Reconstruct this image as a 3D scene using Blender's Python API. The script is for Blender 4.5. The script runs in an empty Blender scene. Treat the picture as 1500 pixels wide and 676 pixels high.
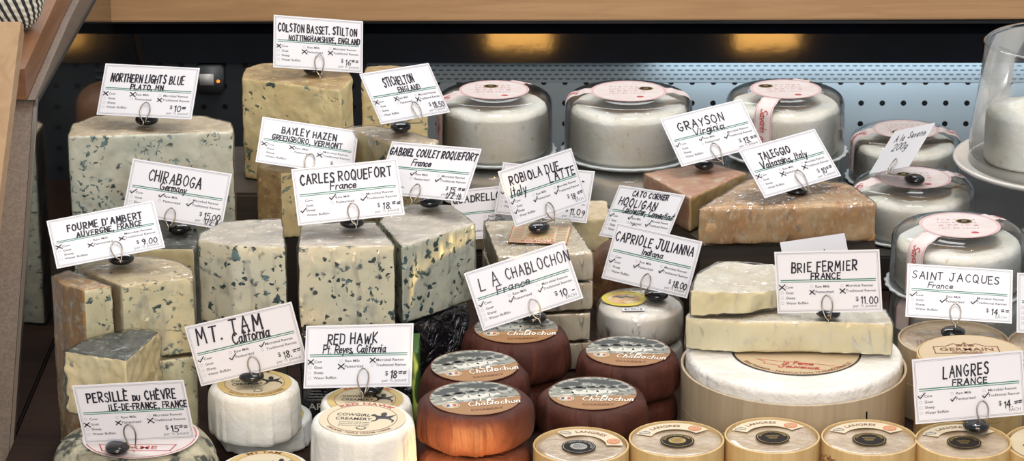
import bpy, bmesh, math, random
from mathutils import Vector, Matrix, noise

scene = bpy.context.scene
COL = scene.collection
random.seed(7)

# ------------------------------------------------------------------ camera
F = 4250.0
TH = math.radians(18.5)
CAM = Vector((0.0, -2.426, 1.063))
FW = Vector((0, math.cos(TH), -math.sin(TH)))
UP = Vector((0, math.sin(TH), math.cos(TH)))
RT = Vector((1, 0, 0))


def ray(px, py):
    return FW + RT * ((px - 750) / F) - UP * ((py - 338) / F)


def at(px, py, d):
    """point of the place seen at photo pixel px, py, d metres away along the view axis"""
    return CAM + ray(px, py) * d


def onz(px, py, z):
    """point of the horizontal plane z seen at photo pixel px, py"""
    r = ray(px, py)
    return CAM + r * ((z - CAM.z) / r.z)


def dist(p):
    return (Vector(p) - CAM).dot(FW)


# ------------------------------------------------------------------ materials
def new_mat(name):
    m = bpy.data.materials.new(name)
    m.use_nodes = True
    nt = m.node_tree
    for n in list(nt.nodes):
        nt.nodes.remove(n)
    out = nt.nodes.new('ShaderNodeOutputMaterial')
    b = nt.nodes.new('ShaderNodeBsdfPrincipled')
    nt.links.new(b.outputs[0], out.inputs[0])
    return m, nt, b


def srgb(r, g, b):
    f = lambda c: (c / 255 / 12.92) if c <= 10 else ((c / 255 + .055) / 1.055) ** 2.4
    return (f(r), f(g), f(b), 1)


def N(nt, t, **kw):
    n = nt.nodes.new(t)
    for k, v in kw.items():
        if k.startswith('i_'):
            n.inputs[k[2:].replace('_', ' ')].default_value = v
        else:
            setattr(n, k, v)
    return n


def coords(nt, off=None, scale=(1, 1, 1)):
    tc = N(nt, 'ShaderNodeTexCoord')
    mp = N(nt, 'ShaderNodeMapping')
    off = off or (random.uniform(-3, 3), random.uniform(-3, 3), random.uniform(-3, 3))
    mp.inputs['Location'].default_value = off
    mp.inputs['Scale'].default_value = scale
    nt.links.new(tc.outputs['Object'], mp.inputs[0])
    return mp.outputs[0]


def noise_n(nt, vec, scale, detail=3, rough=.55, dist_=0.0):
    n = N(nt, 'ShaderNodeTexNoise')
    n.inputs['Scale'].default_value = scale
    n.inputs['Detail'].default_value = detail
    n.inputs['Roughness'].default_value = rough
    n.inputs['Distortion'].default_value = dist_
    nt.links.new(vec, n.inputs['Vector'])
    return n.outputs[0]


def ramp(nt, fac, a, b):
    n = N(nt, 'ShaderNodeMapRange')
    n.interpolation_type = 'SMOOTHSTEP'
    n.inputs['From Min'].default_value = a
    n.inputs['From Max'].default_value = b
    nt.links.new(fac, n.inputs['Value'])
    return n.outputs[0]


def mul(nt, a, b, op='MULTIPLY'):
    n = N(nt, 'ShaderNodeMath', operation=op)
    for i, v in enumerate((a, b)):
        if isinstance(v, (int, float)):
            n.inputs[i].default_value = v
        else:
            nt.links.new(v, n.inputs[i])
    return n.outputs[0]


def mix(nt, fac, a, b):
    n = N(nt, 'ShaderNodeMix', data_type='RGBA')
    if isinstance(fac, (int, float)):
        n.inputs[0].default_value = fac
    else:
        nt.links.new(fac, n.inputs[0])
    for i, v in ((6, a), (7, b)):
        if isinstance(v, tuple):
            n.inputs[i].default_value = v
        else:
            nt.links.new(v, n.inputs[i])
    return n.outputs[2]


def bump(nt, b, h, strength=.4, d=.001):
    n = N(nt, 'ShaderNodeBump')
    n.inputs['Strength'].default_value = strength
    n.inputs['Distance'].default_value = d
    nt.links.new(h, n.inputs['Height'])
    nt.links.new(n.outputs[0], b.inputs['Normal'])


def plain(name, col, rough=.5, metal=0.0, coat=0.0, spec=.5):
    m, nt, b = new_mat(name)
    b.inputs['Base Color'].default_value = col
    b.inputs['Roughness'].default_value = rough
    b.inputs['Metallic'].default_value = metal
    b.inputs['Coat Weight'].default_value = coat
    b.inputs['Specular IOR Level'].default_value = spec
    return m


def mottled(name, c1, c2, scale=60, rough=.6, bscale=250, bstr=.4, bdist=.001, coat=0.0, c3=None, t3=(.55, .68), s3=None, stretch=(1, 1, 1), lohi=(.35, .65)):
    m, nt, b = new_mat(name)
    v = coords(nt, scale=stretch)
    col = mix(nt, ramp(nt, noise_n(nt, v, scale, 4), *lohi), c1, c2)
    if c3:
        col = mix(nt, ramp(nt, noise_n(nt, v, s3 or scale * 2.3, 5, .6), *t3), col, c3)
    nt.links.new(col, b.inputs['Base Color'])
    b.inputs['Roughness'].default_value = rough
    b.inputs['Coat Weight'].default_value = coat
    bump(nt, b, noise_n(nt, v, bscale, 4), bstr, bdist)
    return m


def blue_paste(name, c1, c2, vein, vein2, s=110, t=(.56, .62), cover=(.42, .55), spots=0.0, s2=None):
    """cut face of a blue cheese: cream paste with blue green mould pockets"""
    m, nt, b = new_mat(name)
    v = coords(nt)
    base = mix(nt, ramp(nt, noise_n(nt, v, 18, 3), .35, .65), c1, c2)
    a = ramp(nt, noise_n(nt, v, s, 3, .5, .6), *t)
    c = ramp(nt, noise_n(nt, v, s2 or s * .28, 2), *cover)
    mask = mul(nt, a, c)
    vc = mix(nt, ramp(nt, noise_n(nt, v, s * .6, 2), .4, .6), vein, vein2)
    col = mix(nt, mask, base, vc)
    halo = mul(nt, ramp(nt, noise_n(nt, v, s * .5, 2), .5, .75), .25)
    col = mix(nt, halo, col, vein2)
    if spots:
        vo = N(nt, 'ShaderNodeTexVoronoi')
        vo.inputs['Scale'].default_value = spots
        vo.inputs['Randomness'].default_value = 1
        nz = N(nt, 'ShaderNodeTexNoise')
        nz.inputs['Scale'].default_value = spots * 1.5
        nz.inputs['Detail'].default_value = 2
        nt.links.new(v, nz.inputs['Vector'])
        vm = N(nt, 'ShaderNodeVectorMath', operation='SCALE')
        nt.links.new(nz.outputs['Color'], vm.inputs[0])
        vm.inputs['Scale'].default_value = .9 / spots
        va = N(nt, 'ShaderNodeVectorMath', operation='ADD')
        nt.links.new(v, va.inputs[0])
        nt.links.new(vm.outputs[0], va.inputs[1])
        nt.links.new(va.outputs[0], vo.inputs['Vector'])
        wob = mul(nt, noise_n(nt, v, spots * 2.2, 2), .16)
        dd = mul(nt, vo.outputs['Distance'], wob, 'ADD')
        sp = mul(nt, ramp(nt, dd, .36, .30), ramp(nt, noise_n(nt, v, spots * .45, 1), .40, .50))
        col = mix(nt, sp, col, vein)
        mask = mul(nt, mask, sp, 'MAXIMUM')
    nt.links.new(col, b.inputs['Base Color'])
    b.inputs['Roughness'].default_value = .42
    h = mul(nt, mul(nt, mask, -1.0), mul(nt, noise_n(nt, v, 350, 3), .5), 'ADD')
    bump(nt, b, h, .5, .0012)
    return m


def film(name, wr=60, amount=.10, rough=.12, stretch=(1, 1, .25), bstr=.9, tint=(.99, .99, .985, 1), face=.9):
    """thin clear plastic: see-through with sharp wrinkled highlights"""
    m = bpy.data.materials.new(name)
    m.use_nodes = True
    nt = m.node_tree
    for n in list(nt.nodes):
        nt.nodes.remove(n)
    out = N(nt, 'ShaderNodeOutputMaterial')
    tr = N(nt, 'ShaderNodeBsdfTransparent')
    tr.inputs[0].default_value = tint
    gl = N(nt, 'ShaderNodeBsdfGlossy')
    gl.inputs['Color'].default_value = (1, 1, 1, 1)
    gl.inputs['Roughness'].default_value = rough
    ms = N(nt, 'ShaderNodeMixShader')
    fr = N(nt, 'ShaderNodeFresnel')
    fr.inputs['IOR'].default_value = 1.45
    fac = mul(nt, fr.outputs[0], face)
    if wr:
        v = coords(nt, scale=stretch)
        bp = N(nt, 'ShaderNodeBump')
        bp.inputs['Strength'].default_value = bstr
        bp.inputs['Distance'].default_value = .002
        nn = noise_n(nt, v, wr, 4, .6, 1.2)
        nt.links.new(nn, bp.inputs['Height'])
        nt.links.new(bp.outputs[0], gl.inputs['Normal'])
        rid = ramp(nt, nn, .54, .70)
        fac = mul(nt, fac, mul(nt, rid, amount), 'ADD')
    nt.links.new(fac, ms.inputs[0])
    nt.links.new(tr.outputs[0], ms.inputs[1])
    nt.links.new(gl.outputs[0], ms.inputs[2])
    nt.links.new(ms.outputs[0], out.inputs[0])
    return m


def wood(name, c1, c2, axis=0, scale=14, rough=.5, dark=None):
    m, nt, b = new_mat(name)
    st = [9, 9, 9]
    st[axis] = .55
    v = coords(nt, scale=tuple(st))
    n1 = noise_n(nt, v, scale, 5, .6, .7)
    col = mix(nt, ramp(nt, n1, .3, .7), c1, c2)
    n2 = noise_n(nt, v, scale * 5, 3, .6)
    col = mix(nt, mul(nt, ramp(nt, n2, .55, .75), .35), col, dark or c2)
    nt.links.new(col, b.inputs['Base Color'])
    b.inputs['Roughness'].default_value = rough
    bump(nt, b, n2, .15, .0005)
    return m


def dots(name, base, hole, sx, sz, rx, rz, ax=(0, 2), stagger=False, rough=.35, metal=0.0):
    """perforated metal: a regular grid of dark holes in a painted sheet"""
    m, nt, b = new_mat(name)
    tc = N(nt, 'ShaderNodeTexCoord')
    sp = N(nt, 'ShaderNodeSeparateXYZ')
    nt.links.new(tc.outputs['Object'], sp.inputs[0])
    u = mul(nt, sp.outputs[ax[0]], 1 / sx)
    w = mul(nt, sp.outputs[ax[1]], 1 / sz)
    if stagger:
        fl = N(nt, 'ShaderNodeMath', operation='FLOOR')
        nt.links.new(w, fl.inputs[0])
        u = mul(nt, u, mul(nt, fl.outputs[0], .5), 'ADD')
    def cell(x):
        f = N(nt, 'ShaderNodeMath', operation='FLOORED_MODULO')
        nt.links.new(x, f.inputs[0])
        f.inputs[1].default_value = 1
        return mul(nt, f.outputs[0], .5, 'SUBTRACT')
    du = mul(nt, cell(u), sx / rx)
    dw = mul(nt, cell(w), sz / rz)
    q = mul(nt, mul(nt, du, du), mul(nt, dw, dw), 'ADD')
    k = ramp(nt, q, 1.25, .8)
    col = mix(nt, k, base, hole)
    nt.links.new(col, b.inputs['Base Color'])
    b.inputs['Roughness'].default_value = rough
    b.inputs['Metallic'].default_value = metal
    return m


# ------------------------------------------------------------------ scene tree
def tag(o, label, cat, group=None, kind=None):
    if label:
        o['label'] = label
    if cat:
        o['category'] = cat
    if group:
        o['group'] = group
    if kind:
        o['kind'] = kind
    return o


def thing(name, label, cat, loc, group=None):
    o = bpy.data.objects.new(name, None)
    o.empty_display_size = .01
    COL.objects.link(o)
    o.location = loc
    return tag(o, label, cat, group)


def link(name, me, parent=None, smooth=True):
    """links a mesh whose vertices are in the parent's own space"""
    o = bpy.data.objects.new(name, me)
    COL.objects.link(o)
    if parent:
        o.parent = parent
    if smooth:
        for p in me.polygons:
            p.use_smooth = True
    return o


def structure(name, me):
    o = link(name, me, None, False)
    o['kind'] = 'structure'
    return o


class MB:
    """collects verts and faces with material slots for ONE mesh"""
    def __init__(s):
        s.v, s.f, s.mi, s.mats = [], [], [], []
        s.sub = None

    def slot(s, m):
        if m not in s.mats:
            s.mats.append(m)
        return s.mats.index(m)

    def add(s, vs, fs, m):
        b = len(s.v)
        k = s.slot(m)
        s.v += [tuple(x) for x in vs]
        for f in fs:
            s.f.append([b + i for i in f])
            s.mi.append(k)
        return s

    def box(s, lo, hi, m):
        x0, y0, z0 = lo
        x1, y1, z1 = hi
        return s.add([(x0, y0, z0), (x1, y0, z0), (x1, y1, z0), (x0, y1, z0), (x0, y0, z1), (x1, y0, z1), (x1, y1, z1), (x0, y1, z1)],
                     [(3, 2, 1, 0), (4, 5, 6, 7), (0, 1, 5, 4), (1, 2, 6, 5), (2, 3, 7, 6), (3, 0, 4, 7)], m)

    def ell(s, x, y, rx, ry, z, m, n=40, a0=0, a1=2 * math.pi, rot=0):
        full = abs(a1 - a0 - 2 * math.pi) < 1e-6
        vs = [(x, y, z)]
        k = n if full else n + 1
        cr, sr = math.cos(rot), math.sin(rot)
        for i in range(k):
            a = a0 + (a1 - a0) * i / n
            px, py = rx * math.cos(a), ry * math.sin(a)
            vs.append((x + px * cr - py * sr, y + px * sr + py * cr, z))
        fs = [(0, 1 + i, 1 + (i + 1) % k) for i in range(n)]
        return s.add(vs, fs, m)

    def ring(s, x, y, r0, r1, z, m, n=48, a0=0, a1=2 * math.pi, ky=1.0):
        vs, fs = [], []
        for i in range(n + 1):
            a = a0 + (a1 - a0) * i / n
            for r in (r0, r1):
                vs.append((x + r * math.cos(a), y + r * ky * math.sin(a), z))
        for i in range(n):
            fs.append((2 * i, 2 * i + 1, 2 * i + 3, 2 * i + 2))
        return s.add(vs, fs, m)

    def poly(s, pts, z, m):
        return s.add([(p[0], p[1], z) for p in pts], [list(range(len(pts)))], m)

    def ribbon(s, pts, w, z, m):
        pts = [Vector((p[0], p[1])) for p in pts]
        if len(pts) < 2:
            return s
        for i in range(1, len(pts) - 1):
            e, g = pts[i] - pts[i - 1], pts[i + 1] - pts[i]
            if e.length > 1e-9 and g.length > 1e-9 and e.angle(g) > .75:
                s.ribbon(pts[:i + 1], w, z, m)
                return s.ribbon(pts[i:], w, z, m)
        a = (pts[0] - pts[1])
        if a.length > 1e-9:
            pts[0] = pts[0] + a.normalized() * w * .4
        b = (pts[-1] - pts[-2])
        if b.length > 1e-9:
            pts[-1] = pts[-1] + b.normalized() * w * .4
        vs = []
        for i, p in enumerate(pts):
            t = (pts[min(i + 1, len(pts) - 1)] - pts[max(i - 1, 0)])
            if t.length < 1e-9:
                t = Vector((1, 0))
            t.normalize()
            n = Vector((-t.y, t.x)) * w * .5
            vs += [(p.x + n.x, p.y + n.y, z), (p.x - n.x, p.y - n.y, z)]
        fs = [(2 * i, 2 * i + 1, 2 * i + 3, 2 * i + 2) for i in range(len(pts) - 1)]
        return s.add(vs, fs, m)

    def merge(s, o, fn=None):
        for k, m in enumerate(o.mats):
            sel = [f for f, i in zip(o.f, o.mi) if i == k]
            s.add([fn(v) if fn else v for v in o.v], sel, m)
        return s

    def warp(s, fn):
        s.v = [tuple(fn(Vector(v))) for v in s.v]
        return s

    def mesh(s, name):
        me = bpy.data.meshes.new(name)
        me.from_pydata(s.v, [], s.f)
        for m in s.mats:
            me.materials.append(m)
        me.polygons.foreach_set('material_index', s.mi)
        me.update()
        bm = bmesh.new()
        bm.from_mesh(me)
        loose = [v for v in bm.verts if not v.link_faces]
        bmesh.ops.delete(bm, geom=loose, context='VERTS')
        bm.to_mesh(me)
        bm.free()
        return me

    def build(s, name, parent=None, smooth=False):
        return link(name, s.mesh(name), parent, smooth)


# printed type
_tcache = {}


def type_mesh(t):
    if t in _tcache:
        return _tcache[t]
    cu = bpy.data.curves.new('type', 'FONT')
    cu.body = t
    cu.resolution_u = 2
    cu.offset = .012
    ob = bpy.data.objects.new('type', cu)
    COL.objects.link(ob)
    dg = bpy.context.evaluated_depsgraph_get()
    me = bpy.data.meshes.new_from_object(ob.evaluated_get(dg))
    vs = [(v.co.x / .69, v.co.y / .69) for v in me.vertices]
    fs = [list(p.vertices) for p in me.polygons]
    bpy.data.objects.remove(ob)
    bpy.data.curves.remove(cu)
    bpy.data.meshes.remove(me)
    w = max((v[0] for v in vs), default=0)
    _tcache[t] = (vs, fs, w)
    return _tcache[t]


def typeset(mb, t, x, y, h, m, z=.0004, align='l', shear=0, sx=1.0, width=None):
    vs, fs, w = type_mesh(t)
    if width:
        sx = width / (w * h)
    ox = {'l': 0, 'c': -w * h * sx / 2, 'r': -w * h * sx}[align]
    mb.add([(x + ox + v[0] * h * sx + shear * v[1] * h, y + v[1] * h, z) for v in vs], fs, m)


def arc_type(mb, t, cx, cy, r, h, m, z, mid=90, inward=False, sx=1.0):
    """type set round an arc, mid angle in degrees; inward: feet outside (reads along the lower rim)"""
    vs, fs, w = type_mesh(t)
    out = []
    for v in vs:
        u = (v[0] - w / 2) * h * sx
        if not inward:
            a = math.radians(mid) - u / r
            q = r + v[1] * h
        else:
            a = math.radians(mid) + u / r
            q = r - v[1] * h
        out.append((cx + q * math.cos(a), cy + q * math.sin(a), z))
    mb.add(out, fs, m)


# handwriting: pen strokes
G = {
 'A': ["0 0 .35 1 .7 0", ".12 .38 .6 .4"], 'B': ["0 0 0 1", "~0 1 .42 .95 .42 .6 0 .52", "~0 .52 .55 .45 .5 .05 0 0"],
 'C': ["~.6 .85 .35 1 .05 .7 .05 .3 .35 0 .62 .15"], 'D': ["0 0 0 1", "~-.06 1 .5 .9 .6 .5 .5 .1 -.04 0"],
 'E': [".5 1 0 1 0 0 .52 0", "0 .52 .42 .52"], 'F': [".5 1 0 1 0 0", "0 .52 .42 .52"],
 'G': ["~.6 .85 .35 1 .05 .7 .05 .3 .35 0 .6 .15 .62 .42", ".68 .42 .36 .42"], 'H': ["0 0 0 1", ".6 0 .6 1", "0 .5 .6 .53"],
 'I': ["0 0 0 1"], 'J': ["~.45 1 .45 .3 .3 0 .05 .05 0 .25", ".2 1 .7 1"], 'K': ["0 0 0 1", ".55 1 0 .45 .58 0"], 'L': ["0 1 0 0 .5 0"],
 'M': ["0 0 .1 1 .4 .35 .7 1 .8 0"], 'N': ["0 0 0 1 .6 0 .6 1"],
 'O': ["~.35 1 .05 .75 .05 .25 .35 0 .65 .25 .65 .75 .35 1 .2 .97"], 'P': ["0 0 0 1", "~-.05 1 .5 .95 .5 .55 0 .45"],
 'Q': ["~.35 1 .05 .75 .05 .25 .35 0 .65 .25 .65 .75 .35 1 .2 .97", ".42 .25 .72 -.08"],
 'R': ["0 0 0 1", "~-.05 1 .5 .95 .5 .55 0 .45", ".12 .47 .58 0"], 'S': ["~.52 .88 .3 1 .05 .82 .15 .6 .42 .45 .52 .2 .3 0 0 .12"],
 'T': ["0 1 .65 1", ".32 1 .32 0"], 'U': ["~0 1 0 .3 .15 .02 .45 .02 .6 .3 .6 1"], 'V': ["0 1 .32 0 .65 1"],
 'W': ["0 1 .2 0 .42 .7 .62 0 .85 1"], 'X': ["0 0 .6 1", "0 1 .6 0"], 'Y': ["0 1 .3 .5", ".62 1 .3 .5 .3 0"], 'Z': ["0 1 .55 1 0 0 .58 0"],
 '0': ["~.25 1 .04 .75 .04 .25 .25 0 .46 .25 .46 .75 .25 1 .15 .95"], '1': ["0 .8 .16 1 .16 0"], '2': ["~0 .8 .2 1 .48 .8 .3 .4 0 0", "0 0 .5 0"],
 '3': ["~0 .9 .3 1 .45 .75 .15 .52 .48 .3 .3 0 0 .1"], '4': [".35 0 .35 1 0 .35 .52 .35"], '5': [".48 1 .08 1 .05 .55", "~.05 .55 .35 .62 .48 .3 .3 0 0 .08"],
 '6': ["~.4 1 .1 .6 .05 .2 .28 0 .48 .2 .35 .45 .08 .35"], '7': ["0 1 .5 1 .15 0"],
 '8': ["~.42 .85 .22 1 .05 .78 .25 .52 .47 .25 .25 0 .03 .25 .25 .52 .45 .78 .25 1"], '9': ["~.45 .75 .25 1 .03 .75 .2 .5 .45 .75 .4 .3 .3 0"],
 'a': ["~.4 .45 .2 .55 .02 .3 .15 0 .38 .15", "~.42 .55 .4 .15 .52 0"], 'b': ["0 1 0 0", "~0 .4 .25 .55 .42 .28 .25 0 0 .1"],
 'c': ["~.38 .45 .18 .55 .02 .28 .15 0 .4 .1"], 'd': ["~.4 .4 .2 .55 .02 .28 .15 0 .4 .15", ".42 1 .42 0"],
 'e': ["~.02 .28 .38 .32 .3 .53 .12 .5 .02 .28 .12 .02 .4 .1"], 'f': ["~.4 .95 .25 1 .18 .8 .15 0", "0 .55 .35 .55"],
 'g': ["~.4 .45 .2 .55 .02 .3 .15 .05 .38 .2", "~.42 .55 .42 -.1 .25 -.35 .02 -.25"], 'h': ["0 1 0 0", "~0 .35 .2 .55 .36 .4 .38 0"],
 'i': ["0 .55 0 0", "0 .75 .01 .82"], 'j': ["~.2 .55 .2 -.1 .05 -.35 -.1 -.2", ".2 .75 .21 .8"], 'k': ["0 1 0 0", ".35 .55 0 .22 .38 0"], 'l': ["0 1 0 0"],
 'm': ["0 .55 0 0", "~0 .35 .15 .55 .26 .4 .27 0", "~.27 .35 .42 .55 .54 .4 .55 0"], 'n': ["0 .55 0 0", "~0 .35 .18 .55 .34 .4 .36 0"],
 'o': ["~.2 .55 .02 .4 .02 .15 .2 0 .4 .15 .4 .4 .2 .55 .1 .5"], 'p': ["0 .55 0 -.35", "~0 .4 .25 .55 .42 .28 .25 0 0 .1"],
 'r': ["0 .55 0 0", "~0 .3 .12 .52 .3 .52"], 's': ["~.32 .48 .15 .56 .04 .42 .3 .2 .2 0 0 .06"], 't': [".15 .9 .15 0", "0 .58 .32 .58"],
 'u': ["~0 .55 0 .15 .15 0 .36 .15", ".38 .55 .38 0"], 'v': ["0 .55 .18 0 .38 .55"], 'w': ["0 .55 .14 0 .28 .4 .42 0 .56 .55"],
 'x': ["0 0 .36 .55", "0 .55 .36 0"], 'y': ["0 .55 .2 0", ".4 .55 .08 -.35"], 'z': ["0 .55 .35 .55 0 0 .38 0"],
 '.': ["0 .02 .03 .05"], ',': [".05 .06 0 -.18"], "'": ["0 1.05 -.03 .8"], '-': ["0 .42 .3 .42"], '/': ["0 -.05 .35 1"], '#': [".1 0 .2 1", ".35 0 .45 1", "0 .35 .5 .35", ".05 .7 .55 .7"],
 '=': ["0 .9 .4 .97", ".05 .65 .4 .7"], '`': [".1 1.32 .3 1.15"], '^': [".3 1.32 .12 1.15"], '_': ["0 .5 .6 .55"],
}


def spline(p):
    out = []
    n = len(p)
    for i in range(n - 1):
        a, b, c, d = p[max(i - 1, 0)], p[i], p[i + 1], p[min(i + 2, n - 1)]
        for k in range(5):
            t = k / 5
            out.append(tuple(.5 * (2 * b[j] + (c[j] - a[j]) * t + (2 * a[j] - 5 * b[j] + 4 * c[j] - d[j]) * t * t + (3 * b[j] - a[j] - 3 * c[j] + d[j]) * t ** 3) for j in (0, 1)))
    out.append(p[-1])
    return out


def glyph(ch):
    st = []
    for s in G.get(ch, []):
        sm = s[0] == '~'
        q = [float(x) for x in s.lstrip('~').split()]
        pts = [(q[i], q[i + 1]) for i in range(0, len(q), 2)]
        st.append(spline(pts) if sm else pts)
    w = max(max((p[0] for a in st for p in a), default=.3), .0 if ch in '`^' else .10)
    return st, w


def hand(mb, t, x, y, h, m, pen=.0009, width=None, align='l', shear=.08, z=.0006, rng=random, up=0.0, gap=.36):
    """handwriting: text t, baseline x, y, cap height h; width squeezes it to fit; up lifts the end of the line"""
    adv, items = 0, []
    for ch in t:
        if ch == ' ':
            adv += .50
            continue
        st, w = glyph(ch)
        items.append((st, adv, ch))
        adv += 0 if ch in '`^' else w + gap * rng.uniform(.75, 1.2)
    total = max(adv - gap, .1)
    sx = (width / (total * h)) if width else 1.0
    W = total * h * sx
    ox = {'l': 0, 'c': -W / 2, 'r': -W}[align]
    for st, a, ch in items:
        k = rng.uniform(.93, 1.08)
        dy = rng.uniform(-.05, .05)
        rt = rng.uniform(-.06, .06)
        for s in st:
            pts = []
            for px, py in s:
                qx, qy = px + (shear + rt) * py, py * k + dy - rt * px * .6
                X = ox + (a + qx) * h * sx
                pts.append((x + X, y + qy * h + up * X))
            if len(pts) >= 2:
                mb.ribbon(pts, pen * rng.uniform(.85, 1.2), z + rng.uniform(0, .00008), m)


# ------------------------------------------------------------------ solids
def lathe(profile, n=64, fr=None, close=True):
    """verts, faces of a turned profile [(r, z), ...]; fr(angle, k, r, z) -> r, z"""
    vs, fs = [], []
    for k, (r, z) in enumerate(profile):
        for i in range(n):
            a = 2 * math.pi * i / n
            rr, zz = fr(a, k, r, z) if fr else (r, z)
            vs.append((rr * math.cos(a), rr * math.sin(a), zz))
    m = len(profile)
    for k in range(m - 1):
        for i in range(n):
            j = (i + 1) % n
            fs.append((k * n + i, k * n + j, (k + 1) * n + j, (k + 1) * n + i))
    if close:
        fs.append(list(range(n))[::-1])
        fs.append([(m - 1) * n + i for i in range(n)])
    return vs, fs


def lathe_obj(name, profile, m, parent, n=64, fr=None, close=True, auto=None):
    mb = MB()
    mb.add(*lathe(profile, n, fr, close), m)
    o = mb.build(name, parent, True)
    if auto:
        me = o.data
        bm = bmesh.new()
        bm.from_mesh(me)
        for e in bm.edges:
            if len(e.link_faces) == 2 and e.calc_face_angle(0) > math.radians(auto):
                e.smooth = False
        bm.to_mesh(me)
        bm.free()
    return o


def tube(mb, pts, r, m, n=8):
    pts = [Vector(p) for p in pts]
    vs, fs = [], []
    up = Vector((.3, .2, 1)).normalized()
    for i, p in enumerate(pts):
        t = (pts[min(i + 1, len(pts) - 1)] - pts[max(i - 1, 0)]).normalized()
        u = t.cross(up)
        if u.length < 1e-4:
            u = t.cross(Vector((1, 0, 0)))
        u.normalize()
        v = t.cross(u).normalized()
        up = u.cross(t).normalized()
        for k in range(n):
            a = 2 * math.pi * k / n
            vs.append(p + (u * math.cos(a) + v * math.sin(a)) * r)
    for i in range(len(pts) - 1):
        for k in range(n):
            j = (k + 1) % n
            fs.append((i * n + k, i * n + j, (i + 1) * n + j, (i + 1) * n + k))
    fs.append(list(range(n))[::-1])
    fs.append([(len(pts) - 1) * n + k for k in range(n)])
    mb.add(vs, fs, m)


def spline3(p, k=6):
    out = []
    n = len(p)
    for i in range(n - 1):
        a, b, c, d = [Vector(q) for q in (p[max(i - 1, 0)], p[i], p[i + 1], p[min(i + 2, n - 1)])]
        for j in range(k):
            t = j / k
            out.append(.5 * (2 * b + (c - a) * t + (2 * a - 5 * b + 4 * c - d) * t * t + (3 * b - a - 3 * c + d) * t ** 3))
    out.append(Vector(p[-1]))
    return out


def prism(pts, z0, z1, bow=None):
    n = len(pts)
    vs = [(p[0], p[1], z0) for p in pts] + [(p[0], p[1], z1) for p in pts]
    fs = [list(range(n))[::-1], list(range(n, 2 * n))]
    for i in range(n):
        j = (i + 1) % n
        fs.append((i, j, n + j, n + i))
    return vs, fs


def remeshed(vs, fs, voxel, smooth):
    me = bpy.data.meshes.new('tmp')
    me.from_pydata([tuple(v) for v in vs], [], fs)
    bm = bmesh.new()
    bm.from_mesh(me)
    bmesh.ops.recalc_face_normals(bm, faces=bm.faces)
    bm.to_mesh(me)
    bm.free()
    ob = bpy.data.objects.new('tmp', me)
    COL.objects.link(ob)
    r = ob.modifiers.new('r', 'REMESH')
    r.mode = 'VOXEL'
    r.voxel_size = voxel
    s = ob.modifiers.new('s', 'SMOOTH')
    s.factor = .5
    s.iterations = smooth
    dg = bpy.context.evaluated_depsgraph_get()
    out = bpy.data.meshes.new_from_object(ob.evaluated_get(dg))
    bpy.data.objects.remove(ob)
    bpy.data.meshes.remove(me)
    co = [v.co.copy() for v in out.vertices]
    nr = [v.normal.copy() for v in out.vertices]
    fc = [list(p.vertices) for p in out.polygons]
    bpy.data.meshes.remove(out)
    return co, nr, fc


def seg_dist(p, a, b):
    ab = b - a
    t = max(0, min(1, (p - a).dot(ab) / max(ab.length_squared, 1e-12)))
    return (p - a - ab * t).length


def ccw(pts):
    a = sum(pts[i][0] * pts[(i + 1) % len(pts)][1] - pts[(i + 1) % len(pts)][0] * pts[i][1] for i in range(len(pts)))
    return a > 0


def cheese_block(name, label, pts, z0, z1, parts, edges, top, group=None, cat='cheese', wrap=None, voxel=.0022, smooth=9,
                 amp=.0012, freq=55, slope=0.0, shape=None, wamp=.0009):
    """a cut piece of cheese standing on z0: plan points pts (world XY), edges[i] is the part key of the side from
    point i to i+1, top the part key of the top; parts = {key: (part name, material)}"""
    pts = [Vector((p[0], p[1])) for p in pts]
    n = len(pts)
    c = sum(pts, Vector((0, 0))) / n
    base = Vector((c.x, c.y, z0))
    vs, fs = prism([p - c for p in pts], 0, z1 - z0)
    if shape:
        vs = [shape(Vector(v)) for v in vs]
    co, nr, fc = remeshed(vs, fs, voxel, smooth)
    H = z1 - z0
    seed = Vector((random.uniform(0, 50), random.uniform(0, 50), random.uniform(0, 50)))
    lp = [p - c for p in pts]
    root = thing(name, label, cat, base, group)
    keyof = []
    for f in fc:
        p = sum((co[i] for i in f), Vector()) / len(f)
        nn = sum((nr[i] for i in f), Vector()) / len(f)
        q = Vector((p.x, p.y))
        if nn.z > .6:
            keyof.append(top)
        elif nn.z < -.6:
            keyof.append(edges[0])
        else:
            best = min(range(n), key=lambda i: seg_dist(q, lp[i], lp[(i + 1) % n]))
            keyof.append(edges[best])
    inset = .0013 if wrap else 0
    moved = []
    for p, q in zip(co, nr):
        d = noise.noise(p * freq + seed) * amp + noise.noise(p * freq * 3 + seed) * amp * .4 - inset - amp * .6
        w = p + q * d
        w.z = min(max(w.z, inset * .5 + .0002), H - .0001)
        moved.append(w)
    for key in sorted(set(keyof)):
        sel = [f for f, k in zip(fc, keyof) if k == key]
        used = sorted({i for f in sel for i in f})
        ix = {o: k for k, o in enumerate(used)}
        mb = MB()
        mb.add([moved[i] for i in used], [[ix[i] for i in f] for f in sel], parts[key][1])
        mb.build(parts[key][0], root, True)
    if wrap:
        wv = []
        for p, q in zip(co, nr):
            s3 = Vector((p.x * 55, p.y * 55, p.z * 25)) + seed
            d = (noise.noise(s3) + .5 * noise.noise(s3 * 2.7)) * wamp - wamp * .9
            w = p + q * d
            w.z = min(max(w.z, .0001), H + .0002)
            wv.append(w)
        mb = MB()
        mb.add(wv, fc, wrap)
        mb.build('plastic_wrap', root, True)
    return root


def zplan(pix, z):
    return [(onz(px, py, z).x, onz(px, py, z).y) for px, py in pix]


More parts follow.
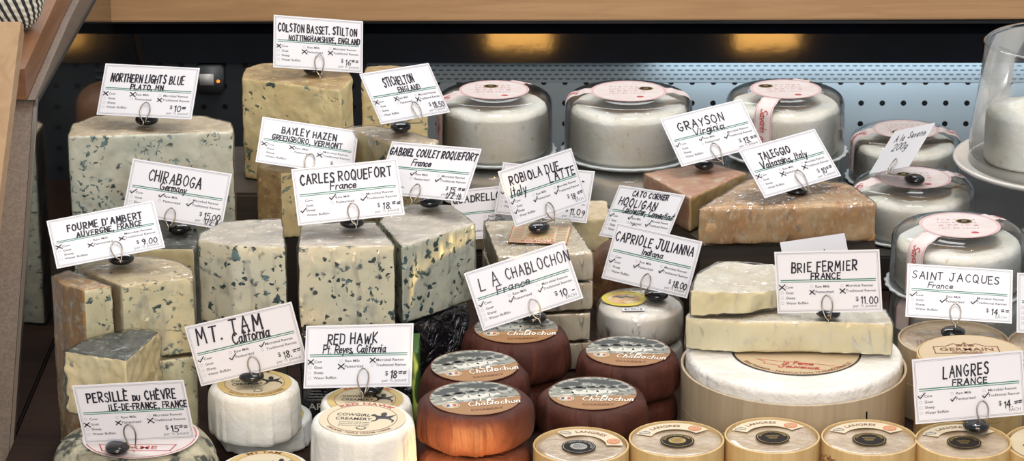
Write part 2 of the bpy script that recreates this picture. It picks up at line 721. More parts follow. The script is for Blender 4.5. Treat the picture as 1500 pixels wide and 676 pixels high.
def puck(name, label, cx, cy, z0, z1, r, m, group=None, part='wrapper', pleats=13, cat='cheese', rounding=.38, seed=0, sag=.03, n=112, wob=1.0, fold=.012, parent=None):
    """round cheese folded in paper: rounded rims, pleats that gather on the lower side"""
    H = z1 - z0
    root = parent or thing(name, label, cat, (cx, cy, z0), group)
    rnd = random.Random(seed)
    ph = [rnd.uniform(0, 6.28) for _ in range(4)]
    pa = sorted(rnd.uniform(0, 6.28) for _ in range(pleats))
    pw = [rnd.uniform(.06, .16) for _ in range(pleats)]
    prof = []
    rr = H * rounding
    for k in range(6):
        a = k / 5 * math.pi / 2
        prof.append((r - rr + rr * math.sin(a), rr - rr * math.cos(a)))
    for k in range(1, 6):
        prof.append((r * (1 + sag * math.sin(math.pi * k / 6)), rr + (H - 2 * rr) * k / 6))
    for k in range(7):
        a = k / 6 * math.pi / 2
        prof.append((r - rr + rr * math.cos(a), H - rr + rr * math.sin(a)))
    prof += [((r - rr) * q, H) for q in (.8, .55, .3, .08)]
    prof = [(max(q - 1e-4, .002), z) for q, z in [((r - rr) * .5, 0)] + prof]
    nz = len(prof)

    def fr(a, k, q, z):
        t = 1 - z / H
        s = 0
        for c, w in zip(pa, pw):
            d = (a - c + math.pi) % (2 * math.pi) - math.pi
            if -w < d < w * 1.6:
                s += (d / w + 1) / 2.6 if d < w * 1.3 else (1.6 - d / w) * 2.8
        edge = min(1, q / (r * .7)) ** 3
        wv = wob * (.006 * math.sin(2 * a + ph[0]) + .006 * math.sin(3 * a + ph[1]) + .003 * math.sin(7 * a + ph[2]))
        nn = noise.noise(Vector((math.cos(a) * 2.2, math.sin(a) * 2.2, z / H * 1.5 + seed * 7.3))) * .012
        q2 = q * (1 + edge * (wv + nn * wob + fold * s * (t ** .7)))
        z2 = z
        if z > H * .9 and q < r * .95:
            z2 = z - .0003 + .0003 * math.sin(5 * a + ph[3]) * edge
        return q2, max(0.0002, z2)
    o = lathe_obj(part, prof, m, root, n, fr)
    return root
# ================================================================== MATERIALS
M = {}
WHITE = (.80, .80, .81, 1)
M['card'] = plain('card_stock', (.76, .755, .79, 1), .45)
M['grey_ink'] = plain('grey_ink', (.07, .07, .08, 1), .7)
M['pale_ink'] = plain('pale_ink', (.25, .25, .26, 1), .7)
M['green_ink'] = plain('green_ink', (.02, .19, .12, 1), .6)
M['pen'] = plain('marker_ink', (.012, .01, .022, 1), .5)
M['pen_thin'] = plain('ballpoint_ink', (.035, .035, .05, 1), .5)
M['bead'] = plain('black_gloss', (.006, .006, .007, 1), .12, coat=.6)
M['wire'] = plain('wire', (.42, .36, .30, 1), .28, 1.0)

M['north'] = blue_paste('paste_pale_blue', (.76, .75, .60, 1), (.66, .69, .57, 1), (.05, .085, .085, 1), (.22, .33, .33, 1), 185, (.55, .60), (.45, .58), 0, 38)
M['stilton'] = blue_paste('paste_stilton', (.78, .66, .36, 1), (.70, .56, .29, 1), (.05, .08, .075, 1), (.22, .28, .20, 1), 120, (.57, .62), (.46, .58))
M['fourme'] = blue_paste('paste_fourme', (.80, .72, .47, 1), (.74, .64, .38, 1), (.04, .065, .065, 1), (.22, .27, .23, 1), 170, (.565, .62), (.40, .50))
M['roq1'] = blue_paste('paste_roquefort', (.82, .75, .53, 1), (.76, .71, .54, 1), (.03, .055, .06, 1), (.13, .22, .23, 1), 125, (.57, .61), (.46, .56), 95)
M['roq2'] = blue_paste('paste_roquefort_holes', (.83, .75, .52, 1), (.77, .72, .54, 1), (.03, .055, .06, 1), (.15, .23, .24, 1), 135, (.57, .61), (.47, .57), 110)
M['roq3'] = blue_paste('paste_roquefort_cool', (.74, .74, .59, 1), (.68, .70, .57, 1), (.025, .06, .07, 1), (.10, .20, .22, 1), 110, (.57, .61), (.45, .55), 85)
M['chira'] = blue_paste('paste_chiraboga', (.74, .65, .38, 1), (.66, .57, .33, 1), (.1, .12, .1, 1), (.3, .3, .22, 1), 120, (.62, .68), (.5, .6))
M['persille'] = blue_paste('paste_goat_blue', (.84, .71, .42, 1), (.76, .62, .33, 1), (.14, .15, .12, 1), (.30, .30, .22, 1), 90, (.56, .66), (.47, .62))
M['ivory'] = mottled('paste_ivory', (.82, .74, .46, 1), (.76, .66, .38, 1), 30, .4, 260, .3)
M['brie'] = mottled('paste_brie', (.90, .81, .54, 1), (.86, .75, .46, 1), 25, .3, 220, .3, coat=.3, c3=(.45, .38, .2, 1), t3=(.70, .74), s3=130)
M['wash_paste'] = mottled('paste_washed', (.62, .46, .22, 1), (.52, .35, .15, 1), 30, .4, 260, .3)
M['rind_tan'] = mottled('rind_tan', (.62, .50, .34, 1), (.52, .41, .27, 1), 70, .75, 300, .7, .0012, c3=(.66, .60, .46, 1))
M['rind_gold'] = mottled('rind_gold', (.42, .29, .13, 1), (.28, .18, .08, 1), 55, .6, 280, .6, .0012, c3=(.52, .40, .2, 1))
M['rind_orange'] = mottled('rind_orange', (.50, .24, .065, 1), (.36, .22, .10, 1), 45, .5, 240, .6, .0012, c3=(.55, .45, .28, 1), t3=(.5, .66))
M['rind_grey'] = mottled('rind_pinkish_grey', (.68, .60, .49, 1), (.56, .50, .42, 1), 60, .6, 280, .5, c3=(.30, .32, .28, 1), t3=(.62, .70), s3=110)
M['rind_fourme'] = mottled('rind_speckled', (.66, .53, .32, 1), (.56, .44, .26, 1), 60, .6, 280, .5, c3=(.12, .14, .12, 1), t3=(.60, .66), s3=110)
M['rind_dark'] = mottled('rind_charcoal', (.11, .115, .10, 1), (.055, .06, .055, 1), 70, .7, 280, .9, .0016, c3=(.30, .30, .26, 1), t3=(.56, .7))
M['rind_brown'] = mottled('rind_brown', (.20, .10, .045, 1), (.11, .055, .03, 1), 45, .7, 220, .7, .0014, c3=(.30, .19, .09, 1))
M['rind_mould'] = mottled('rind_grey_mould', (.50, .46, .33, 1), (.30, .28, .20, 1), 45, .85, 170, 1., .003, c3=(.05, .055, .045, 1), t3=(.48, .60), s3=55)
M['rind_pink'] = mottled('rind_pink_washed', (.52, .30, .19, 1), (.46, .23, .14, 1), 35, .45, 240, .5, c3=(.58, .45, .32, 1), t3=(.52, .68), s3=60)
M['rind_taleggio'] = mottled('rind_taleggio', (.54, .35, .18, 1), (.46, .24, .10, 1), 30, .45, 170, .7, .002, c3=(.58, .45, .29, 1), t3=(.46, .72), s3=120, stretch=(1.3, 1, .7))
M['rind_bloom'] = mottled('rind_bloomy', (.76, .74, .68, 1), (.64, .60, .50, 1), 40, .8, 300, .8, .0015, c3=(.80, .79, .75, 1), s3=120)
M['rind_brie'] = mottled('rind_brie', (.76, .71, .60, 1), (.66, .59, .46, 1), 55, .7, 300, .7, .0015, c3=(.45, .38, .27, 1), t3=(.62, .74), stretch=(1, .4, 1))
M['bloom_cheese'] = mottled('bloom_white', (.84, .83, .77, 1), (.78, .75, .64, 1), 30, .7, 120, .7, .002, c3=(.68, .58, .38, 1), t3=(.60, .72), s3=90)
M['goat'] = mottled('goat_white', (.82, .79, .72, 1), (.74, .70, .62, 1), 35, .6, 200, .5)
M['wheel_paper'] = mottled('wheel_rind_paper', (.82, .80, .76, 1), (.76, .73, .66, 1), 30, .65, 60, .9, .005)
M['white_paper'] = mottled('white_paper_wrap', (.80, .79, .74, 1), (.76, .74, .66, 1), 30, .6, 55, .6, .005)
m, nt, b = new_mat('brown_paper_wrap')
v = coords(nt)
nt.links.new(mix(nt, ramp(nt, noise_n(nt, v, 50, 4), .35, .65), (.078, .023, .014, 1), (.055, .016, .010, 1)), b.inputs['Base Color'])
b.inputs['Roughness'].default_value = .62
b.inputs['Specular IOR Level'].default_value = .25
vf = coords(nt, scale=(1, 1, .25))
fo = noise_n(nt, vf, 38, 3, .5, 1.6)
bump(nt, b, mul(nt, mul(nt, noise_n(nt, v, 320, 4), .08), fo, 'ADD'), .55, .006)
M['brown_paper'] = m
M['leather_paper'] = mottled('tan_paper_wrap', (.20, .10, .05, 1), (.13, .065, .035, 1), 40, .6, 150, .5)
M['film'] = film('clear_film', 60, .22, .16, bstr=.9, face=.65)
M['film_soft'] = film('clear_film_soft', 45, .06, .2, (1, 1, .6), .6, face=.55)
M['film_rough'] = film('clear_film_creased', 90, .28, .18, (1, 1, .4), 1.0, face=.7)
M['dome'] = film('clear_dome', 14, .01, .05, (1, 1, 1), .12, (.985, .99, .99, 1))
M['glass'] = film('clear_glass', 0, 0, .02, tint=(.97, .975, .97, 1))
M['tray'] = plain('white_plastic', (.56, .61, .62, 1), .25)
M['crockery'] = plain('white_crockery', (.66, .64, .60, 1), .18, coat=.4)
M['black_foil'] = None
m, nt, b = new_mat('black_foil')
v = coords(nt, scale=(1, 1, .6))
b.inputs['Base Color'].default_value = (.008, .009, .013, 1)
b.inputs['Roughness'].default_value = .07
b.inputs['Coat Weight'].default_value = 1.0
b.inputs['Coat Roughness'].default_value = .05
b.inputs['Specular IOR Level'].default_value = .9
bump(nt, b, noise_n(nt, v, 48, 4, .55, 2.2), 1.0, .010)
M['black_foil'] = m
M['green'] = plain('green_wrapper', (.035, .105, .012, 1), .5)
M['robiola'] = mottled('robiola_rind', (.74, .64, .48, 1), (.64, .53, .38, 1), 35, .6, 200, .5)
M['film_shiny'] = film('clear_film_shiny', 70, .55, .13, (1.6, 1, .35), 1.0, face=.8)
M['shaded_peg'] = dots('shaded_sheet', (.030, .038, .046, 1), (.003, .003, .004, 1), .0257, .0262, .0034, .0034, rough=.35)  # perforated sheet darkened to stand for shade on the wall's left part
M['spruce'] = wood('spruce_veneer', (.62, .45, .25, 1), (.52, .36, .19, 1), 0, 12, .55)
M['spruce_ring'] = wood('spruce_ring', (.66, .48, .23, 1), (.56, .38, .16, 1), 2, 12, .55)
M['spruce_pale'] = wood('spruce_pale', (.52, .42, .28, 1), (.44, .34, .22, 1), 2, 12, .55)
M['maple'] = wood('maple', (.47, .28, .135, 1), (.38, .215, .10, 1), 0, 9, .4, (.30, .16, .07, 1))
M['cherry'] = wood('cherry_rail', (.25, .115, .05, 1), (.18, .08, .035, 1), 1, 9, .45)
M['board'] = wood('board', (.40, .26, .14, 1), (.33, .20, .10, 1), 1, 7, .5)
M['dark_wood'] = wood('dark_wood', (.034, .016, .010, 1), (.020, .010, .007, 1), 0, 8, .75)
M['dark_wood'].node_tree.nodes['Principled BSDF'].inputs['Specular IOR Level'].default_value = .15
M['crate_wood'] = wood('crate_wood', (.055, .042, .028, 1), (.035, .026, .018, 1), 0, 8, .6)
M['black_panel'] = mottled('black_enamel', (.004, .005, .008, 1), (.003, .0035, .005, 1), 12, .05, 60, .05, .0003)
M['black_panel'].node_tree.nodes['Principled BSDF'].inputs['Specular IOR Level'].default_value = .13
M['black'] = plain('black_paint', (.006, .006, .008, 1), .4)
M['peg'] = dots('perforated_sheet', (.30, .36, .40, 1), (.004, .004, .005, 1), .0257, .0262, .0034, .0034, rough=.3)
M['grille'] = dots('grille_sheet', (.30, .36, .40, 1), (.10, .125, .14, 1), .0090, .0060, .0032, .0012, ax=(0, 2), stagger=True, rough=.3)
M['steel'] = plain('brushed_steel', (.50, .46, .42, 1), .3, 1.0)
M['speckle'] = mottled('speckled_laminate', (.20, .155, .12, 1), (.15, .115, .09, 1), 300, .5, 500, .15, c3=(.30, .25, .2, 1), t3=(.6, .66), s3=900)
M['inner'] = plain('dark_glass_panel', (.012, .012, .012, 1), .06, coat=.5)
M['riser'] = plain('dark_riser', (.022, .018, .015, 1), .6)
M['red'] = plain('red_ink', (.48, .06, .06, 1), .6)
M['pink'] = plain('pink_ink', (.62, .36, .37, 1), .6)
M['pink_paper'] = mottled('pink_label_paper', (.70, .64, .62, 1), (.66, .56, .54, 1), 60, .5, 200, .1)
M['seal_dark'] = plain('seal_dark', (.014, .011, .009, 1), .7, spec=.2)
M['gold'] = plain('gold_foil', (.50, .34, .10, 1), .35, .7)
M['silver'] = plain('silver_foil', (.42, .40, .36, 1), .35, .7)
M['black_ink'] = plain('black_print', (.012, .011, .012, 1), .5)
M['cream_paper'] = plain('cream_paper', (.66, .57, .40, 1), .55)
M['cream_film'] = mottled('cheese_under_film', (.50, .39, .26, 1), (.40, .30, .20, 1), 40, .25, 90, .7, .003, coat=.8)
M['yellow_paper'] = plain('yellow_paper', (.60, .44, .17, 1), .5)
M['tan_paper'] = plain('tan_paper', (.60, .50, .33, 1), .5)
M['kraft'] = plain('kraft_paper', (.56, .43, .27, 1), .55)
M['caramel'] = plain('caramel_print', (.33, .165, .055, 1), .5)
M['photo_light'] = mottled('photo_print', (.46, .46, .40, 1), (.20, .21, .17, 1), 150, .4, 200, .05, c3=(.04, .045, .04, 1), t3=(.52, .60), s3=240)
M['photo_white'] = plain('photo_white', (.62, .61, .54, 1), .4)
M['photo_mid'] = plain('photo_mid', (.24, .24, .20, 1), .4)
M['photo_dark'] = plain('photo_dark', (.035, .04, .035, 1), .4)
M['script_white'] = plain('white_print', (.80, .78, .70, 1), .5)
M['blue_ink'] = plain('blue_print', (.03, .06, .25, 1), .5)
M['orange'] = plain('orange_seal', (.60, .16, .03, 1), .5)
M['brown_ink'] = plain('brown_print', (.20, .07, .035, 1), .6)
M['label_yellow'] = plain('bright_yellow_print', (.62, .50, .06, 1), .5)
M['label_print'] = mottled('colour_print', (.60, .30, .12, 1), (.62, .52, .30, 1), 120, .4, 200, .05, c3=(.20, .28, .20, 1), t3=(.55, .62), s3=150)
M['doily'] = plain('paper_doily', (.50, .48, .44, 1), .8)

# ================================================================== THE CASE
def bevel_box(lo, hi, m, bev=.002):
    me = bpy.data.meshes.new('box')
    bm = bmesh.new()
    bmesh.ops.create_cube(bm, size=1)
    for v in bm.verts:
        v.co = Vector([(lo[i] + hi[i]) / 2 + v.co[i] * (hi[i] - lo[i]) for i in range(3)])
    bmesh.ops.bevel(bm, geom=bm.edges[:], offset=bev, segments=2, affect='EDGES')
    bm.to_mesh(me)
    bm.free()
    me.materials.append(m)
    return me


WALL_Y = .965
structure('floor', bevel_box((-.4735, -.22, -.03), (.80, WALL_Y, -.0005), M['dark_wood']))
structure('wall_back', bevel_box((-.62, WALL_Y, -.03), (.80, WALL_Y + .01, .145), M['peg'], .0005))
# added sheet behind the vents on the left, the wall's shade in its colour
structure('added_shade_sheet', bevel_box((-.62, WALL_Y - .0165, -.03), (-.175, WALL_Y - .0008, .1505), M['shaded_peg'], .0005))
# perforated air grille leaning out over the back wall
mb = MB()
mb.add([(-.62, WALL_Y - .001, .118), (.80, WALL_Y - .001, .118), (.80, WALL_Y - .012, .152), (-.62, WALL_Y - .012, .152),
        (-.62, WALL_Y - .000, .118), (.80, WALL_Y - .000, .118), (.80, WALL_Y - .000, .152), (-.62, WALL_Y - .000, .152)],
       [(0, 1, 2, 3), (3, 2, 6, 7), (5, 4, 7, 6), (0, 3, 7, 4), (1, 5, 6, 2)], M['grille'])
structure('trim_1', mb.mesh('trim'))
mb = MB()
mb.add([(-.62, WALL_Y - .032, .151), (.80, WALL_Y - .032, .151), (.80, WALL_Y - .007, .207), (-.62, WALL_Y - .007, .207), (-.62, WALL_Y + .01, .151), (.80, WALL_Y + .01, .151), (.80, WALL_Y + .01, .207), (-.62, WALL_Y + .01, .207)],
       [(0, 1, 2, 3), (3, 2, 6, 7), (5, 4, 7, 6), (4, 5, 1, 0), (0, 3, 7, 4), (1, 5, 6, 2)], M['black_panel'])
structure('trim_2', mb.mesh('trim'))
structure('trim_3', bevel_box((-.62, WALL_Y - .050, .2040), (.80, WALL_Y + .01, .208), M['black'], .0008))
# wooden front edge of the counter behind, a hair out of level as in the photo
me = bevel_box((-.56, WALL_Y - .055, .0), (.85, WALL_Y + .25, .062), M['maple'], .002)
o = structure('trim_4', me)
o.location = (0, 0, .2085)
o.rotation_euler = (0, math.radians(-.18), 0)

# left end of the case: sloping speckled panel, steel edge, wooden rail, outer board, dark glossy inner side
XL = -.4737


def sloped(pts_yz, x0, x1, m):
    mb = MB()
    n = len(pts_yz)
    vs = [(x0, y, z) for y, z in pts_yz] + [(x1, y, z) for y, z in pts_yz]
    fs = [list(range(n)), list(range(n, 2 * n))[::-1]] + [(i, n + i, n + (i + 1) % n, (i + 1) % n) for i in range(n)]
    mb.add(vs, fs, m)
    me = mb.mesh('s')
    bm = bmesh.new()
    bm.from_mesh(me)
    bmesh.ops.recalc_face_normals(bm, faces=bm.faces)
    bm.to_mesh(me)
    bm.free()
    return me


structure('wall_left', sloped([(-.02, -.17), (.113, -.017), (.362, .268), (.97, .268), (.97, -.17)], XL - .03, XL - .004, M['speckle']))
structure('trim_5', sloped([(-.02, -.17), (.113, -.017), (.362, .270), (.368, .266), (.123, -.020), (-.01, -.17)], XL - .0035, XL, M['steel']))
structure('trim_6', sloped([(-.02, -.19), (.125, -.022), (.370, .262), (.96, .262), (.96, -.19)], XL - .0038, XL - .0005, M['inner']))
structure('trim_7', sloped([(.352, .271), (.350, .303), (.60, .322), (.97, .340), (.97, .271)], XL - .034, XL - .009, M['cherry']))
structure('trim_8', sloped([(.352, .2705), (.600, .290), (.97, .305), (.97, .2705)], XL - .0085, XL - .001, M['speckle']))
structure('trim_9', sloped([(-.10, .080), (.285, .368), (.295, .362), (.300, .352), (-.09, .060)], -.62, -.4725, M['board']))

# risers under the stacks
structure('display_riser', bevel_box((-.10, .545, 0), (.72, .93, .0395), M['riser'], .002))
structure('display_riser', bevel_box((-.325, .590, 0), (-.115, .77, .0965), M['crate_wood'], .003))


def slab(pts, z0, z1, m):  # a plate with any outline
    mb = MB()
    pts = pts if ccw(pts) else pts[::-1]
    mb.add(*prism(pts, z0, z1), m)
    return mb.mesh('slab')


structure('display_riser', slab([(.193, .388), (.372, .388), (.372, .540), (.165, .540), (.150, .495)], 0, .1100, M['crate_wood']))

bz = [onz(*q_, .165) for q_ in ((374, 243), (411, 252), (478, 246), (482, 224), (425, 214), (384, 222))]
structure('display_riser', slab([(v_.x, v_.y) for v_ in bz], 0, .0905, M['riser']))

# thermostat with a small display and an orange pilot lamp on the back wall
p = onz(300, 120, .14)
t = thing('wall_mounted_thermostat', 'small grey box with a pale display on the dark wall behind the tall blue cheeses', 'thermostat', (-.362, WALL_Y - .0418, .116))
lo = bevel_box((-.016, 0, 0), (.016, .0245, .032), plain('grey_case', (.05, .055, .06, 1), .5), .002)
link('housing', lo, t)
link('display', bevel_box((-.012, -.0008, .010), (.005, .0003, .024), plain('lcd', (.50, .50, .50, 1), .3), .0003), t)
lm, nt, b = new_mat('pilot_lamp')
b.inputs['Base Color'].default_value = (.9, .25, .03, 1)
b.inputs['Emission Color'].default_value = (1, .25, .03, 1)
b.inputs['Emission Strength'].default_value = 1.2
mb = MB()
mb.ell(.0105, .015, .0022, .0022, 0, lm, 16)
mb.warp(lambda v: Vector((v.x, -.0006 - v.z, v.y)))
mb.build('pilot_lamp', t)
# louvred vent
t = thing('wall_vent', 'dark louvred vent on the back wall, upper left behind the brown parcels', 'vent', (-.53, WALL_Y - .0190, .118))
for k in range(3):
    for j in range(2):
        link('slat', bevel_box((j * .045, -.003, k * .009), (j * .045 + .038, .0022, k * .009 + .004), plain('vent_slat', (.05, .06, .07, 1), .4) if not (k or j) else bpy.data.materials['vent_slat'], .0006), t)

# woven bowl on the rail, top left corner
p = Vector((-.513, .468, .330))
mw, nt, b = new_mat('woven_coil')
tc = N(nt, 'ShaderNodeTexCoord')
sp = N(nt, 'ShaderNodeSeparateXYZ')
nt.links.new(tc.outputs['UV'], sp.inputs[0])
k = mul(nt, mul(nt, sp.outputs[0], 26.0), mul(nt, sp.outputs[1], .42), 'ADD')
fm = N(nt, 'ShaderNodeMath', operation='FLOORED_MODULO')
nt.links.new(k, fm.inputs[0])
fm.inputs[1].default_value = 1
nt.links.new(mix(nt, ramp(nt, fm.outputs[0], .50, .56), (.62, .60, .50, 1), (.02, .022, .03, 1)), b.inputs['Base Color'])
b.inputs['Roughness'].default_value = .7
R0 = .034
zb = .3135
prof = []
NC = 9
for c in range(NC):
    t0 = c / (NC - 1)
    for q in range(4):
        a = math.pi * q / 4
        u = (c + q / 4) / NC * 1.35
        rr = R0 * math.sin(min(u, 1.5) * 1.05 + .25)
        prof.append((rr + .0014 * math.sin(a), .044 * (1 - math.cos(u * 1.15)) * 1.15))
mb = MB()
mb.add(*lathe(prof, 64, None, False), mw)
t = thing('woven_bowl', 'black and cream coiled woven bowl in the top left corner', 'bowl', (p.x, p.y, zb))
o = mb.build('coils', t, True)
uv = o.data.uv_layers.new(name='UVMap')
for poly in o.data.polygons:
    for li in poly.loop_indices:
        vi = o.data.loops[li].vertex_index
        row, ang = divmod(vi, 64)
        if ang == 0 and any(o.data.loops[l].vertex_index % 64 == 63 for l in poly.loop_indices):
            ang = 64
        uv.data[li].uv = (ang / 64, row / 4)
structure('trim_10', bevel_box((-.62, .42, .25), (-.5080, .97, .3130), M['cherry']))
# ================================================================== LABEL ARTWORK (flat prints, built in the label's own XY)
def lay(mb, name, parent, x, y, z, rot=0.0, tilt=(0, 0)):
    """lays a flat print on its cheese"""
    o = mb.build(name, parent)
    o.location = (x, y, z)
    o.rotation_euler = (tilt[0], tilt[1], rot)
    if mb.sub:
        mb.sub[1].build(mb.sub[0], o)
    return o


def chablochon_label(R):
    mb = MB()
    mb.ell(0, 0, R, R, 0, M['caramel'], 72)
    a0 = math.radians(-4)
    a1 = math.radians(196)
    pts = [(R * .985 * math.cos(a0 + (a1 - a0) * i / 48), R * .985 * math.sin(a0 + (a1 - a0) * i / 48)) for i in range(49)]
    mb.poly(pts, .00012, M['photo_light'])
    # field workers in hats, trees behind, boards in front: a plain printed country scene
    for x, y, w, h in ((-.70, .42, .16, .10), (-.45, .55, .22, .14), (-.15, .74, .20, .10), (.15, .70, .24, .14), (.45, .62, .22, .12), (.70, .40, .12, .12)):
        mb.ell(x * R, y * R, w * R, h * R, .0002, M['photo_dark'], 16)
    for x, y, s in ((-.58, .14, .95), (-.30, .22, 1.1), (.0, .24, .85), (.22, .26, .8), (.46, .24, .8)):
        mb.ell(x * R, (y - .16) * R, .17 * R * s, .15 * R * s, .00024, M['photo_white'], 18)
        mb.ell(x * R, y * R, .085 * R * s, .12 * R * s, .0003, M['photo_mid'], 14)
        mb.ell(x * R, (y + .09) * R, .15 * R * s, .05 * R * s, .00036, M['photo_dark'], 14)
        mb.ell(x * R, (y + .14) * R, .085 * R * s, .07 * R * s, .00036, M['photo_dark'], 14)
    mb.poly([(-.20 * R, .02 * R), (.16 * R, .06 * R), (.22 * R, -.06 * R), (-.28 * R, -.10 * R)], .0003, M['photo_white'])
    mb.poly([(-.93 * R, -.02 * R), (-.5 * R, .05 * R), (-.42 * R, -.06 * R), (-.93 * R, -.16 * R)], .0003, M['photo_mid'])
    mb.poly([(.45 * R, .06 * R), (.95 * R, .1 * R), (.95 * R, -.08 * R), (.4 * R, -.04 * R)], .0003, M['photo_mid'])
    # roundel with the tricolour
    mb.ell(-.60 * R, -.34 * R, .19 * R, .19 * R, .0003, M['tan_paper'], 28)
    mb.ring(-.60 * R, -.34 * R, .15 * R, .165 * R, .0004, M['brown_ink'], 28)
    for k, c in enumerate(('blue_ink', 'photo_white', 'red')):
        x = (-.705 + k * .07) * R
        mb.poly([(x, -.41 * R), (x + .07 * R, -.39 * R), (x + .07 * R, -.27 * R), (x, -.29 * R)], .0004, M[c])
    rg = random.Random(3)
    hand(mb, 'Le', .06 * R, -.25 * R, .19 * R, M['script_white'], .0013, shear=.3, z=.0004, rng=rg)
    hand(mb, 'Chablochon', -.24 * R, -.48 * R, .235 * R, M['script_white'], .0011, width=1.12 * R, shear=.3, z=.0004, rng=rg, gap=.24)
    mb.ribbon([(.35 * R, -.16 * R), (.86 * R, -.12 * R)], .0006, .0004, M['script_white'])
    typeset(mb, 'CHABERT', .12 * R, -.74 * R, .10 * R, M['brown_ink'], .0004, 'c', sx=1.15)
    mb.ring(0, 0, R * .985, R, .0004, M['brown_ink'], 72)
    return mb


HORSE = [(-1, .55), (-.85, .8), (-.7, .85), (-.45, .55), (.3, .5), (.55, .6), (.95, .85), (.7, .4), (.6, .1), (.95, -.3), (.85, -.7), (.75, -.65), (.78, -.35), (.4, -.05),
         (.15, 0), (-.25, -.05), (-.4, -.4), (-.75, -.65), (-.85, -.55), (-.5, -.3), (-.5, .1), (-.65, .4), (-.85, .45)]
RIDER = [(-.15, .45), (-.25, .9), (-.1, 1.2), (.12, 1.25), (.25, .85), (.15, .45)]


def creamery_label(R, name, outer, inner):
    mb = MB()
    mb.ell(0, 0, R, R, 0, M[outer], 64)
    mb.ell(0, 0, R * .80, R * .80, .0001, M[inner], 64)
    mb.ring(0, 0, R * .79, R * .805, .0002, M['brown_ink'], 64)
    arc_type(mb, name, 0, 0, R * .83, R * .13, M['red' if name == 'RED HAWK' else 'brown_ink'], .0003, 90, sx=1.3)
    arc_type(mb, 'ORGANIC TRIPLE CREAM CHEESE', 0, 0, R * .93, R * .08, M['brown_ink'], .0003, -90, True)
    typeset(mb, 'COWGIRL', -.62 * R, .12 * R, .15 * R, M['black_ink'], .0003, 'l', width=.78 * R)
    typeset(mb, 'CREAMERY', -.62 * R, -.12 * R, .15 * R, M['black_ink'], .0003, 'l', width=.84 * R)
    for k in range(3):
        typeset(mb, 'pasteurized milk & cream', -.5 * R, (-.27 - .1 * k) * R, .05 * R, M['grey_ink'], .0003, 'l', width=.7 * R)
    mb.poly([(x * .30 * R + .46 * R, y * .30 * R + .02 * R) for x, y in HORSE], .0003, M['black_ink'])
    mb.poly([(x * .30 * R + .46 * R, y * .30 * R + .02 * R) for x, y in RIDER], .0004, M['black_ink'])
    mb.ell(.05 * R, -.58 * R, .12 * R, .09 * R, .0003, M['grey_ink'], 24)
    mb.ell(.05 * R, -.58 * R, .09 * R, .065 * R, .0004, M['cream_paper'], 24)
    return mb


def langres_label(R, seal='seal_dark', kind=0):
    """arc band with the name, round orange seal, round dark medallion"""
    mb = MB()
    n = 40
    a0, a1 = math.radians(30), math.radians(156)
    vs, fs = [], []
    for i in range(n + 1):
        a = a0 + (a1 - a0) * i / n
        for r in (.58 * R, .95 * R):
            vs.append((r * math.cos(a), r * math.sin(a), .0002))
    fs = [(2 * i, 2 * i + 1, 2 * i + 3, 2 * i + 2) for i in range(n)]
    mb.add(vs, fs, M['cream_paper'])
    arc_type(mb, 'LANGRES', 0, 0, .72 * R, .115 * R, M['brown_ink'], .0004, 102, sx=1.0)
    ex, ey = .77 * R * math.cos(math.radians(145)), .77 * R * math.sin(math.radians(145))
    mb.poly([(ex - .16 * R, ey - .08 * R), (ex + .1 * R, ey - .04 * R), (ex + .1 * R, ey + .05 * R), (ex, ey + .11 * R), (ex - .16 * R, ey + .02 * R)], .0004, M['pale_ink'])
    mb.poly([(ex - .13 * R, ey - .055 * R), (ex + .07 * R, ey - .02 * R), (ex + .07 * R, ey + .03 * R), (ex - .13 * R, ey)], .0005, M['cream_paper'])
    sx_, sy_ = .77 * R * math.cos(math.radians(47)), .77 * R * math.sin(math.radians(47))
    mb.ell(sx_, sy_, .155 * R, .155 * R, .0004, M['orange'], 28)
    mb.ring(sx_, sy_, .10 * R, .115 * R, .0005, M['cream_paper'], 28)
    for k in range(5):
        mb.ribbon([(sx_ - .07 * R, sy_ + (-.05 + .025 * k) * R), (sx_ + .07 * R, sy_ + (-.05 + .025 * k) * R)], .0004, .0005, M['cream_paper'])
    lm_ = mb
    mb = MB()
    mb.ell(0, -.10 * R, .39 * R, .38 * R, .0004, M['seal_dark'], 40)
    mb.ring(0, -.10 * R, .345 * R, .358 * R, .0005, M[seal], 40)
    arc_type(mb, 'GERMAIN FROMAGERIE', 0, -.10 * R, .27 * R, .05 * R, M[seal], .0005, 90)
    if kind:
        mb.ell(0, -.10 * R, .20 * R, .18 * R, .0005, M[seal], 30)
    for k in range(4):
        mb.ribbon([(-.15 * R + .02 * k * R, (-.03 - .06 * k) * R), (.0 * R, (-.01 - .06 * k) * R), (.15 * R - .03 * k * R, (-.04 - .06 * k) * R)], .0006, .0006, M['seal_dark' if kind else seal])
    lm_.sub = ('medallion', mb)
    return lm_


